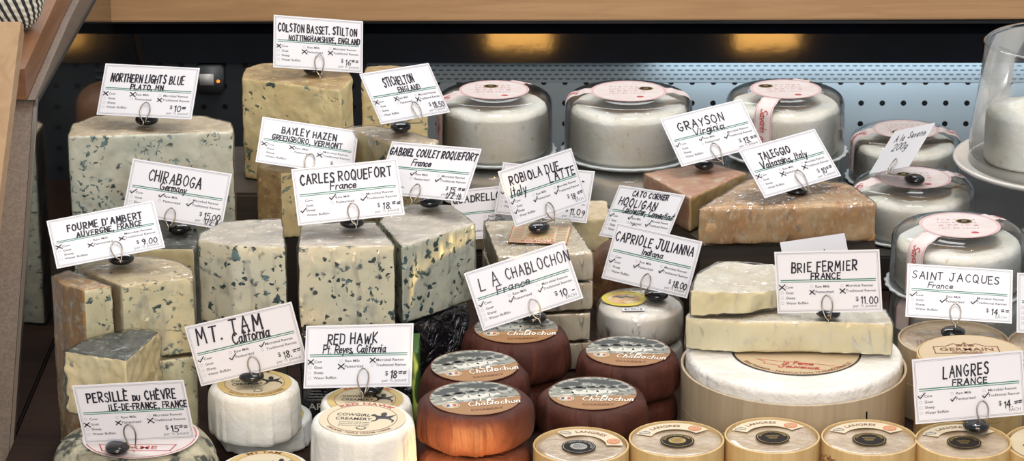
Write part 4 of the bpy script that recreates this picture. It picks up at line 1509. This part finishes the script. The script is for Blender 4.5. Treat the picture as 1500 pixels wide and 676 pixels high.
HD = .0610
q = onz(724, 132, .163)
dome('white cheese under a clear dome, leftmost of the three domes along the back', q.x, q.y, .0890, .0740, .0675, [(200, .085), (50, .07)], (-.004, .014))
dome('lower domed cheese under the leftmost back dome', q.x, q.y, .0402, .0482, .0675, [(185, .06)], (0, .01))
q = onz(921, 134, .163)
dome('white cheese under a clear dome, middle of the three domes along the back', q.x, q.y, .0890, .0740, .0735, [(178, .085), (4, .055)], (.020, .010))
dome('lower domed cheese under the middle back dome', q.x + .002, q.y, .0402, .0482, .0735, [(150, .06)], (0, .01))
q = onz(1151, 131, .163)
dome('white cheese under a clear dome with pink band down its front, at the back', q.x, q.y, .0890, .0740, .0690, [(243, .098), (60, .07)], (-.022, .012))
dome('lower domed cheese under the rightmost back dome', q.x, q.y, .0402, .0482, .0690, [(-60, .07)], (0, .01))
q = onz(1327, 190, .1012)
dome('lone low domed cheese by the white perforated wall, behind a small blank looking card', q.x, q.y, .0402, HD, .0650, [(188, .07), (-2, .07)], (-.010, -.012))
q = onz(1339, 261, .1012)
dome('domed cheese with a black bead standing on it, left of the cake stand', q.x, q.y, .0402, HD, .0690, [(192, .09), (20, .07)], (-.010, .012))
q = onz(1406, 330, .133)
dome('large domed cheese nearest the viewer on the right, pink band slanting down its left', q.x, q.y, .0670, .0655, .0695, [(222, .098), (38, .085)], (.006, .012))
dome('lower domed cheese under the large nearest dome on the right', q.x, q.y, .0003, .0660, .0695, [(210, .06)], (0, .01))

# ================================================================== CAKE STAND WITH GLASS CLOCHE
SX, SY, SZ = .600, .590, .1320
t = thing('cake_stand', 'white pedestal cake stand at the right edge', 'cake stand', (SX, SY, .0397))
h = SZ - .0397
lathe_obj('plate', [(.020, h - .010), (.090, h - .0085), (.1165, h - .0015), (.1195, h + .0020), (.1190, h + .0045), (.1165, h + .0045), (.108, h + .001), (.05, h), (.002, h)], M['crockery'], t, 128)
lathe_obj('pedestal', [(.050, 0), (.052, .003), (.046, .008), (.022, .020), (.015, .045), (.018, h - .016), (.030, h - .0095)], M['crockery'], t, 96)
t2 = thing('glass_cloche', 'clear glass cloche covering a white cheese on the cake stand', 'cloche', (SX, SY, SZ + .0018))
RB, RTp, HG = .1035, .0915, .1330
lathe_obj('glass', [(RB, .0), (RB - .001, .03), (RTp + .003, HG - .04), (RTp, HG - .006), (RTp - .0035, HG - .0015), (RTp - .008, HG), (RTp - .0125, HG - .0025), (RTp - .03, HG - .006), (.03, HG - .008), (.012, HG - .006),
                    (.009, HG + .006), (.014, HG + .016), (.012, HG + .024), (.002, HG + .027)], M['glass'], t2, 128, None, False)
lathe_obj('glass_lip', [(RTp - .002, HG - .004), (RTp + .0012, HG - .0015), (RTp - .002, HG + .0012), (RTp - .006, HG + .0012)], M['glass'], t2, 128, None, False)
t3 = thing('soft_cheese', 'tall white cheese standing under the glass cloche', 'cheese', (SX - .035, SY + .005, SZ + .0015))
lathe_obj('rind', [(.03, 0), (.049, .0), (.051, .004), (.051, .052), (.048, .058), (.03, .0595), (.002, .060)], M['bloom_cheese'], t3, 80,
          lambda a, k, q, z: (q * (1 + .02 * noise.noise(Vector((math.cos(a) * 2, math.sin(a) * 2, z * 50)))), z + (.0015 * noise.noise(Vector((q * 60 * math.cos(a), q * 60 * math.sin(a), 3))) if z > .05 else 0)))

# ================================================================== PARCELS BACK LEFT
q = onz(62, 178, .142)
puck('paper_parcel', 'tan brown paper parcel at the far left, half hidden by the case side', q.x - .004, .86, 0, .1435, .036, M['leather_paper'], 'tan paper parcels', 'wrapper', 9, 'cheese', .2, 71, .02, 72, fold=.03)
q = onz(134, 168, .142)
puck('paper_parcel', 'tan brown paper parcel behind the tall pale half wheel on the far left', q.x + .008, .87, 0,   .1435, .036, M['leather_paper'], 'tan paper parcels', 'wrapper', 9, 'cheese', .2, 72, .02, 72, fold=.03)

# poses of the price cards: centre, axes, bead and the spot where the wire grips
CARDS = {
 'northern': dict(c=(-0.3765, 0.4676, 0.2468), R=[(0.9848, 0.1121, -0.13269), (-0.17368, 0.62424, -0.76168), (-0.00256, 0.77315, 0.63422)], bead=(-0.3795, 0.4691, 0.214), loop=(0.0009, -0.0246)),
 'colston': dict(c=(-0.212, 0.6506, 0.2489), R=[(0.94018, -0.00091, 0.34068), (0.30542, 0.44527, -0.8417), (-0.15093, 0.89539, 0.41891)], bead=(-0.2183, 0.6525, 0.218), loop=(0.0007, -0.0229)),
 'stichelton': dict(c=(-0.1111, 0.4778, 0.2418), R=[(0.67987, -0.39373, 0.61867), (0.72868, 0.45756, -0.50957), (-0.08245, 0.79726, 0.59798)], bead=(-0.1161, 0.4779, 0.204), loop=(0.0038, -0.0228)),
 'bayley': dict(c=(-0.2129, 0.4656, 0.1878), R=[(0.9862, 0.07635, 0.14693), (0.02962, 0.79169, -0.6102), (-0.16291, 0.60613, 0.7785)], bead=(-0.2104, 0.4706, 0.169), loop=(0.0044, -0.0212)),
 'chiraboga': dict(c=(-0.337, 0.355, 0.1714), R=[(0.98738, 0.15832, 0.00267), (-0.08004, 0.5136, -0.85429), (-0.13663, 0.8433, 0.51979)], bead=(-0.3361, 0.3557, 0.133), loop=(-0.0023, -0.0269)),
 'fourme': dict(c=(-0.3799, 0.1447, 0.1991), R=[(0.96502, -0.2614, 0.02037), (0.23022, 0.80761, -0.54292), (0.12547, 0.52862, 0.83954)], bead=(-0.3666, 0.148, 0.172), loop=(0.0068, -0.0238)),
 'carles': dict(c=(-0.156, 0.2019, 0.2224), R=[(0.98699, -0.14159, 0.07616), (0.14949, 0.63387, -0.75886), (0.05917, 0.76037, 0.64679)], bead=(-0.1529, 0.2097, 0.188), loop=(0.0025, -0.0239)),
 'gabriel': dict(c=(-0.0821, 0.2812, 0.2183), R=[(0.8767, 0.28204, -0.38969), (-0.47614, 0.6242, -0.61941), (0.06855, 0.72858, 0.68152)], bead=(-0.0797, 0.2825, 0.185), loop=(-0.0047, -0.0272)),
 'quadrello': dict(c=(-0.0136, 0.5544, 0.0876), R=[(0.99436, -0.10582, -0.00707), (0.05876, 0.60519, -0.79391), (0.08829, 0.78902, 0.60799)], bead=(-0.0207, 0.555, 0.064), loop=(-0.0014, -0.0172)),
 'hidden': dict(c=(0.0349, 0.5336, 0.1156), R=[(0.96822, 0.16128, -0.19114), (-0.24882, 0.54399, -0.80135), (-0.02526, 0.82344, 0.56684)], bead=(0.0293, 0.5312, 0.089), loop=(-0.0006, -0.0228)),
 'robiola': dict(c=(0.0318, 0.3643, 0.1755), R=[(0.73355, -0.3038, 0.60796), (0.67864, 0.27898, -0.67942), (0.0368, 0.91097, 0.41082)], bead=(0.0275, 0.362, 0.1316), loop=(-0.0032, -0.027)),
 'chablochon': dict(c=(0.0112, 0.1954, 0.13), R=[(0.94736, -0.31504, 0.05713), (0.18018, 0.37706, -0.90849), (0.26467, 0.87096, 0.41397)], bead=(0.0217, 0.2003, 0.094), loop=(0.003, -0.0259)),
 'hooligan': dict(c=(0.1334, 0.4096, 0.1303), R=[(0.62784, 0.37555, -0.68174), (-0.76619, 0.45237, -0.45641), (0.137, 0.8089, 0.57176)], bead=(0.1241, 0.4135, 0.104), loop=(-0.0022, -0.0224)),
 'julianna': dict(c=(0.1388, 0.3021, 0.1192), R=[(0.81129, 0.26897, -0.51909), (-0.58463, 0.36816, -0.72295), (-0.00335, 0.89001, 0.45594)], bead=(0.1439, 0.3016, 0.0806), loop=(0.0021, -0.0255)),
 'grayson': dict(c=(0.2111, 0.514, 0.1885), R=[(0.87964, -0.37795, 0.28876), (0.46806, 0.57993, -0.66679), (0.08455, 0.72169, 0.68703)], bead=(0.2031, 0.5037, 0.155), loop=(-0.006, -0.0242)),
 'taleggio': dict(c=(0.2843, 0.4102, 0.1868), R=[(0.81886, -0.43948, 0.36921), (0.57141, 0.56324, -0.59687), (0.05436, 0.69972, 0.71234)], bead=(0.2915, 0.4106, 0.156), loop=(0.001, -0.0218)),
 'leaning': dict(c=(0.4261, 0.6109, 0.1413), R=[(0.30146, 0.52358, -0.79686), (-0.88429, 0.46608, -0.02829), (0.35659, 0.71318, 0.6035)], bead=(0.4412, 0.6072, 0.1057), loop=(0.0091, -0.0273)),
 'jacques': dict(c=(0.4326, 0.2156, 0.1149), R=[(0.99337, 0.10114, -0.05457), (-0.11112, 0.72417, -0.68061), (-0.02932, 0.68216, 0.73061)], bead=(0.4271, 0.2071, 0.076), loop=(-0.0034, -0.0238)),
 'brie': dict(c=(0.2952, 0.1286, 0.1579), R=[(0.92347, -0.06133, -0.37874), (-0.3545, 0.24116, -0.90342), (0.14674, 0.96855, 0.20096)], bead=(0.2964, 0.1292, 0.125), loop=(-0.0013, -0.0238)),
 'behind': dict(c=(0.303, 0.2854, 0.1181), R=[(0.70047, -0.18496, 0.6893), (0.69984, 0.36726, -0.61265), (-0.13984, 0.91154, 0.3867)], bead=(0.303, 0.2235, 0.0899), loop=(0, -0.024)),
 'langres': dict(c=(0.4076, -0.0176, 0.1097), R=[(0.99035, -0.06868, 0.12036), (0.13373, 0.24601, -0.96), (0.03633, 0.96683, 0.25282)], bead=(0.4142, -0.0253, 0.074), loop=(0.0103, -0.024)),
 'edge': dict(c=(0.5379, 0.2073, 0.1064), R=[(0.99892, 0.03565, 0.02997), (0.01113, 0.44209, -0.8969), (-0.04522, 0.89626, 0.44121)], bead=(0.5379, 0.2127, 0.076), loop=(-0.0006, -0.0234)),
 'persille': dict(c=(-0.3313, -0.0664, 0.1056), R=[(0.98148, -0.13206, -0.13879), (-0.15304, -0.10469, -0.98266), (0.11524, 0.9857, -0.12296)], bead=(-0.3476, -0.0636, 0.069), loop=(-0.0068, -0.0221)),
 'tam': dict(c=(-0.2444, 0.0699, 0.1176), R=[(0.97095, -0.23915, -0.0081), (0.01501, 0.09465, -0.9954), (0.23882, 0.96636, 0.09549)], bead=(-0.2408, 0.0709, 0.084), loop=(0.0019, -0.0232)),
 'redhawk': dict(c=(-0.1395, 0.0378, 0.1183), R=[(0.97469, 0.02496, -0.22215), (-0.19983, 0.54272, -0.81579), (0.1002, 0.83954, 0.53398)], bead=(-0.1284, 0.0402, 0.084), loop=(0.006, -0.0233)),
}
# ================================================================== PRICE CARDS AND THEIR HOLDERS
CW, CHh = .1016, .0583
U = lambda u: (u - .5) * CW
V = lambda v: (.5 - v) * CHh


def form(unit):
    mb = MB()
    g, p_ = M['grey_ink'], M['pale_ink']
    for i0, w in ((.018, .00035), (.028, .00022)):
        e = i0 * CW
        mb.ribbon([(-CW / 2 + e, CHh / 2 - e), (CW / 2 - e, CHh / 2 - e)], w, .0004, p_)
        mb.ribbon([(-CW / 2 + e, -CHh / 2 + e), (CW / 2 - e, -CHh / 2 + e)], w, .0004, p_)
        mb.ribbon([(-CW / 2 + e, CHh / 2 - e), (-CW / 2 + e, -CHh / 2 + e)], w, .0004, p_)
        mb.ribbon([(CW / 2 - e, CHh / 2 - e), (CW / 2 - e, -CHh / 2 + e)], w, .0004, p_)
    for v, w in ((.468, .0009), (.497, .0007)):
        mb.ribbon([(U(.05), V(v)), (U(.95), V(v))], w, .0004, M['green_ink'])
    for u, rows in ((.09, (('Cow', .600), ('Goat', .690), ('Sheep', .775), ('Water Buffalo', .858))), (.375, (('Raw Milk', .595), ('Pasteurized', .682))), (.665, (('Microbial Rennet', .590), ('Traditional Rennet', .672)))):
        for s, v in rows:
            typeset(mb, s, U(u), V(v), .00235, g, .0004, sx=1.12)
            x, y = U(u - .045), V(v)
            mb.ribbon([(x, y), (x + .0022, y), (x + .0022, y + .0022), (x, y + .0022), (x, y)], .0002, .0004, p_)
    typeset(mb, '$', U(.752), V(.82), .0042, g, .0004)
    if unit:
        typeset(mb, unit, U(.95), V(.92), .0027, p_, .0004, 'r', sx=1.1)
    return mb.mesh('printed_form')


FORM = {'lb': form('per \u00bd pound'), 'each': form('EACH')}
STOCK = bevel_box((-CW / 2, -CHh / 2, -.0003), (CW / 2, CHh / 2, .0003), M['card'], .0001)


def card(key, label, unit='lb', title=(), sub=(), marks='', tick='x', price='', extra=(), thin=False, pen=.00095, plain_=False):
    d = CARDS[key]
    t = thing('price_card', label, 'price card', d['c'], 'handwritten price cards')
    R = Matrix(d['R'])
    t.rotation_euler = R.to_euler()
    link('card_stock', STOCK, t, False)
    if not plain_:
        link('printed_form', FORM[unit], t, False)
    rg = random.Random(key)
    mb = MB()
    ink = M['pen']
    for (s, u0, u1, v, h) in title:
        hand(mb, s, U(u0), V(v), h * CHh * .88, M['pen_thin'] if thin else ink, pen * (.9 if thin else 1.45), width=(u1 - u0) * CW, rng=rg, up=rg.uniform(-.015, .02))
    for (s, u0, u1, v, h) in sub:
        low = any(c.islower() for c in s)
        hand(mb, s, U(u0), V(v), h * CHh, M['pen_thin'] if thin else ink, pen * (.8 if thin else 1.2), width=(u1 - u0) * CW, rng=rg, gap=.16 if low else .34, shear=.15 if low else .06)
    if mb.v:
        mb.build('handwriting', t)
    mb = MB()
    pos = {'c': (.06, .600), 'g': (.06, .690), 's': (.06, .775), 'r': (.345, .595), 'p': (.345, .682), 'm': (.635, .590), 't': (.635, .672)}
    for k in marks:
        u, v = pos[k]
        x, y = U(u), V(v)
        s = .0024 * rg.uniform(.85, 1.15)
        if tick == 'x':
            mb.ribbon([(x - s, y - s * .4), (x + s, y + s * 1.3)], .0010, .0007, ink)
            mb.ribbon([(x - s, y + s * 1.2), (x + s * 1.1, y - s * .5)], .0010, .00075, ink)
        else:
            mb.ribbon([(x - s * .9, y + s * .5), (x - s * .25, y - s * .2), (x + s * 1.5, y + s * 1.6)], .0010, .0007, ink)
        mb.build('tick_mark', t)
        mb = MB()
    if price:
        hand(mb, price, U(.805), V(.865), .105 * CHh, ink, .00095, width=min(.155, .026 * len(price) + .03) * CW, rng=rg, gap=.22)
    for (s, u0, u1, v, h) in extra:
        hand(mb, s, U(u0), V(v), h * CHh, ink, .0009, width=(u1 - u0) * CW, rng=rg)
    if mb.v:
        mb.build('handwritten_price', t)
    return t


def holder(key, label, rb=.0115, lone=False):
    d = CARDS[key]
    bx, by, bz = d['bead']
    hb = .0048
    zt = bz - .004 + .0012
    t = thing('card_holder', label, 'card holder', (bx, by, zt), 'bead and wire card holders')
    prof = [(.004, 0), (.0085, .0008), (rb * .96, .0028), (rb, .0048), (rb * .95, .0068), (.0080, .0088), (.004, .0096), (.0005, .0097)]
    rg = random.Random(key)
    ph = rg.uniform(0, 6)
    lathe_obj('bead', prof, M['bead'], t, 40, lambda a, k, q, z: (q * (1 + .06 * math.cos(2 * (a - ph))), z))
    R = Matrix(d['R'])
    c = Vector(d['c'])
    lx, ly = d['loop']
    T = lambda x, y, z: (c + R @ Vector((x, y, z))) - Vector((bx, by, zt))
    yb = -CHh / 2 - .002
    pts = [Vector((0, 0, .0085)), Vector((0, 0, .0085)) * .4 + T(lx, yb - .002, .0035) * .6 if False else T(lx + .0015, yb - .0035, -.0002),
           T(lx + .0028, yb - .0005, .0026), T(lx + .0052, ly + .001, .0026), T(lx + .0040, ly + .0078, .0026), T(lx, ly + .0112, .0026), T(lx - .0040, ly + .0078, .0026),
           T(lx - .0052, ly + .001, .0027), T(lx - .0025, yb - .0010, .0031), T(lx + .0004, yb - .0045, .0034), T(lx + .0005, yb - .0085, .0036)]
    low = .0008
    pts = [Vector((p.x, p.y, max(p.z, low))) for p in pts]
    mb = MB()
    tube(mb, spline3(pts, 6), .00062, M['wire'], 8)
    mb.build('wire_loop', t, True)
    return t


card('northern', 'price card reading 10 on the tall pale half wheel, far left at the back', 'lb', [('NORTHERN LIGHTS BLUE', .09, .86, .34, .17)], [('PLATO, MN', .31, .65, .475, .09)], 'crt', 'x', '10=')
card('colston', 'topmost price card, reading 16, on the tallest golden cheese', 'lb', [('COLSTON BASSET. STILTON', .05, .93, .30, .16)], [('NOTTINGHAMSHIRE, ENGLAND', .17, .96, .46, .10)], 'cpt', 'x', '16==')
card('stichelton', 'price card reading 18.50 tilted over the amber wedge under film', 'lb', [('STICHELTON', .26, .69, .32, .18)], [('ENGLAND', .42, .73, .47, .10)], 'crt', 'x', '18.50')
card('bayley', 'price card half hidden behind another card, just below the tallest golden cheese', 'lb', [('BAYLEY HAZEN', .22, .78, .30, .16)], [('GREENSBORO, VERMONT', .13, .85, .455, .105)], 'crt', 'x')
card('chiraboga', 'price card reading 15.00 in front of the tall pale half wheel', 'lb', [('CHIRABOGA', .19, .72, .34, .20)], [('Germany', .32, .58, .475, .13)], 'crt', 'v', '15.00', [('1/2 #', .82, .95, .955, .09)])
card('fourme', 'price card reading 9.00 on the speckled left hand wheel, leftmost of all cards', 'lb', [("FOURME D'AMBERT", .17, .86, .31, .15)], [('AUVERGNE, FRANCE', .24, .84, .46, .10)], 'cpt', 'x', '9.00')
card('carles', 'price card reading 18 on the middle white block with dark holes', 'lb', [('CARLES ROQUEFORT', .07, .93, .30, .19)], [('France', .34, .58, .435, .13)], 'srt', 'v', '18.==')
card('gabriel', 'price card with a long title and 15 on the rightmost white blue block', 'lb', [('GABRIEL COULET ROQUEFORT', .02, .98, .25, .15)], [('France', .30, .51, .42, .12)], 'srt', 'v', '15.==', [('1/2 lb', .78, .95, .965, .10)])
card('quadrello', 'low price card squeezed in between the long titled card and the strongly tilted one', 'lb', [('QUADRELLO di BUFALA', .02, 1.02, .26, .15)], [('Italy', .55, .75, .41, .12)], 'p', 'v')
card('hidden', 'price card almost wholly hidden, its right end showing past the strongly tilted card', 'lb', [('E', .83, .89, .34, .13)], [], 'c', 'v', '11.09')
card('robiola', 'strongly tilted price card reading 18 on the square film wrapped stack', 'each', [('ROBIOLA DUE', .10, .76, .29, .17), ('LATTE', .60, .94, .455, .17)], [('Italy', .07, .27, .50, .17)], 'cspt', 'v', '18.==')
card('chablochon', 'large looking price card reading 10 on the furthest brown paper round', 'each', [('L A', .10, .28, .36, .24), ('CHABLOCHON', .37, .99, .33, .20)], [('France', .24, .56, .50, .13)], 'cpt', 'v', '10 -', pen=.0008)
card('hooligan', 'price card leaning behind another at right of centre, on the brown rinded wheel', 'lb', [('CATO CORNER', .25, .78, .165, .11), ('HOOLIGAN', .10, .66, .36, .16)], [('Colchester, Connecticut', .20, .97, .50, .13)], 'crt', 'v')
card('julianna', 'price card reading 18.00 on the goat cheese with the yellow label', 'lb', [('CAPRIOLE JULIANNA', .04, .94, .31, .18)], [('Indiana', .38, .62, .44, .10)], 'gpt', 'v', '18.00')
card('grayson', 'price card reading 13 on the pinkish square cheese', 'lb', [('GRAYSON', .15, .69, .33, .18)], [('Virginia', .29, .66, .48, .14)], 'crt', 'v', '13.==')
card('taleggio', 'price card reading 10 on the long orange brown crusted cheese', 'lb', [('TALEGGIO', .19, .57, .31, .15)], [('Valsassina, Italy', .15, .74, .475, .14)], 'cpt', 'x', '10==')
t = card('leaning', 'narrow looking plain card turned sideways, with faint writing, before the low dome', 'lb', [('A la', .18, .42, .30, .16), ('Savarin', .50, .92, .26, .16)], [('200g', .25, .62, .52, .15)], plain_=True, thin=True, pen=.0012)
card('jacques', 'price card reading 14 below the large nearest dome on the right', 'each', [('SAINT JACQUES', .05, .87, .27, .16)], [('France', .20, .43, .43, .11)], 'cpt', 'v', '14.==', pen=.0007)
card('brie', 'price card reading 11 on the long brie slab', 'lb', [('BRIE FERMIER', .16, .78, .34, .17)], [('FRANCE', .34, .62, .46, .10)], 'cpt', 'x', '11.00')
card('behind', 'greyish card mostly hidden behind the card on the long brie slab', 'lb', [], [('i', .62, .63, .40, .2)], plain_=True)
card('langres', 'lowest price card on the right, reading 14, above the front row of wooden boxes', 'each', [('LANGRES', .27, .68, .33, .19)], [('FRANCE', .35, .66, .455, .09)], 'cpt', 'v', '14.==')
card('edge', 'price card cut off by the right edge, only its left margin in view', 'each', [], [], '', 'v')
card('persille', 'lowest price card on the left, reading 15, on the grey mouldy wheel', 'lb', [('PERSILL`E', .11, .47, .30, .18), ('DU', .52, .58, .30, .09), ('CH`EVRE', .63, .90, .30, .17)], [('ILE-DE-FRANCE, FRANCE', .29, .98, .445, .10)], 'gpt', 'x', '15==', pen=.00095)
card('tam', 'tilted price card reading 18 with two short capital words, on the gold labelled white round', 'lb', [('MT. TAM', .08, .68, .335, .29)], [('California', .39, .73, .45, .17)], 'cpm', 'v', '18.==', pen=.0011)
card('redhawk', 'level price card reading 18 on the white round behind the warm lit one', 'lb', [('RED HAWK', .21, .67, .31, .18)], [('Pt. Reyes, California', .17, .75, .45, .13)], 'cpm', 'x', '18==', pen=.00085)

for k, where in (('northern', 'on the tall pale half wheel, far left'), ('colston', 'on the tallest golden cheese at the back'), ('stichelton', 'on the amber wedge under film'), ('bayley', 'hidden on the brown rinded wedge below the tallest cheese'),
                 ('chiraboga', 'on the wedge with the dark olive top'), ('fourme', 'on the speckled left hand wheel'), ('carles', 'on the middle white block with dark holes'), ('gabriel', 'on the rightmost white blue block'),
                 ('robiola', 'on the square cheese with the printed orange label'), ('chablochon', 'on the furthest brown paper round'), ('julianna', 'on the goat cheese with the yellow label'), ('grayson', 'on the pinkish square cheese'),
                 ('taleggio', 'on the long orange brown crusted cheese'), ('leaning', 'on the dome left of the cake stand'), ('jacques', 'on the film topped wooden box at the right'), ('brie', 'on the long brie slab'),
                 ('langres', 'on the little wooden box at front right'), ('persille', 'on the grey mouldy wheel, bottom left'), ('tam', 'on the white round with the gold horse label'), ('redhawk', 'on the white round behind the warm lit one'),
                 ('quadrello', 'on the low tan block below the left dome'), ('hidden', 'on the beige block beside the square stack'), ('hooligan', 'on the small brown rinded wheel'), ('behind', 'on the big brie behind the long slab, hidden'),
                 ('edge', 'on the wooden box cut off by the right edge')):
    holder(k, 'black bead with a wire loop ' + where)

# ================================================================== CAMERA, LIGHT
cam = bpy.data.cameras.new('camera')
cam.sensor_width = 36
cam.lens = 36 * F / 1500
cam.clip_end = 50
co = bpy.data.objects.new('camera', cam)
COL.objects.link(co)
co.location = CAM
co.rotation_euler = (math.pi / 2 - TH, 0, 0)
scene.camera = co

w = bpy.data.worlds.new('world')
scene.world = w
w.use_nodes = True
w.node_tree.nodes['Background'].inputs[0].default_value = (.90, .95, 1.0, 1)
w.node_tree.nodes['Background'].inputs[1].default_value = .46


def area(name, loc, target, size, power, col, size_y=None):
    l = bpy.data.lights.new(name, 'AREA')
    l.energy = power
    l.color = col
    l.size = size
    if size_y:
        l.shape = 'RECTANGLE'
        l.size_y = size_y
    o = bpy.data.objects.new(name, l)
    COL.objects.link(o)
    o.location = loc
    o.rotation_euler = (Vector(target) - Vector(loc)).to_track_quat('-Z', 'Y').to_euler()
    return o


area('shop_window', (.1, -2.7, 1.45), (.1, .35, .08), 1.8, 52, (.985, .99, 1.0), 1.0)
area('shop_skylight', (.25, .1, 1.75), (.1, .35, .08), .8, 13, (.96, .98, 1.0))
area('added_rear_overhead_light', (.0, 2.0, 1.75), (.1, .3, .1), 1.6, 14, (.98, .99, 1.0), .35)  # unseen soft overhead light, added for glare on the wrapped tops
area('ceiling_lamp', (-.5, .55, 1.5), (-.1, .35, .1), .10, 2.5, (1.0, .93, .82))
area('ceiling_lamp', (.35, .45, 1.5), (.25, .4, .1), .08, 2.5, (1.0, .95, .88))
area('ceiling_lamp', (.75, .30, 1.5), (.5, .4, .1), .08, 2.0, (1.0, .95, .88))
area('low_sunlight', (-.15, -1.25, -.20), (-.08, -.02, .06), .35, 3.0, (1.0, .62, .30), .12)
area('case_strip_light', (.48, .932, .1495), (.48, .985, .06), .62, .42, (.80, .92, 1.0), .008)
area('amber_lamp', (.015, -1.2, 1.635), (.05, .9, .18), .13, 4, (1.0, .50, .12), .11)
area('amber_lamp', (.53, -1.2, 1.635), (.33, .9, .18), .13, 4, (1.0, .50, .12), .11)
sp_ = bpy.data.lights.new('sun_patch', 'SPOT')
sp_.energy = 420
sp_.color = (1.0, .64, .22)
sp_.spot_size = math.radians(5.4)
sp_.spot_blend = .6
sp_.shadow_soft_size = .02
so = bpy.data.objects.new('sun_patch', sp_)
COL.objects.link(so)
so.location = (-.02, -1.25, -.10)
so.rotation_euler = (Vector((-.040, -.09, .066)) - so.location).to_track_quat('-Z', 'Y').to_euler()

vs_ = scene.view_settings
scene.display_settings.display_device = 'sRGB'
vs_.view_transform = 'Standard'
vs_.look = 'None'
vs_.exposure = -.06
vs_.gamma = 1
vs_.use_curve_mapping = False
scene.cycles.max_bounces = 10
scene.cycles.transparent_max_bounces = 24
scene.cycles.caustics_reflective = False
scene.cycles.caustics_refractive = False
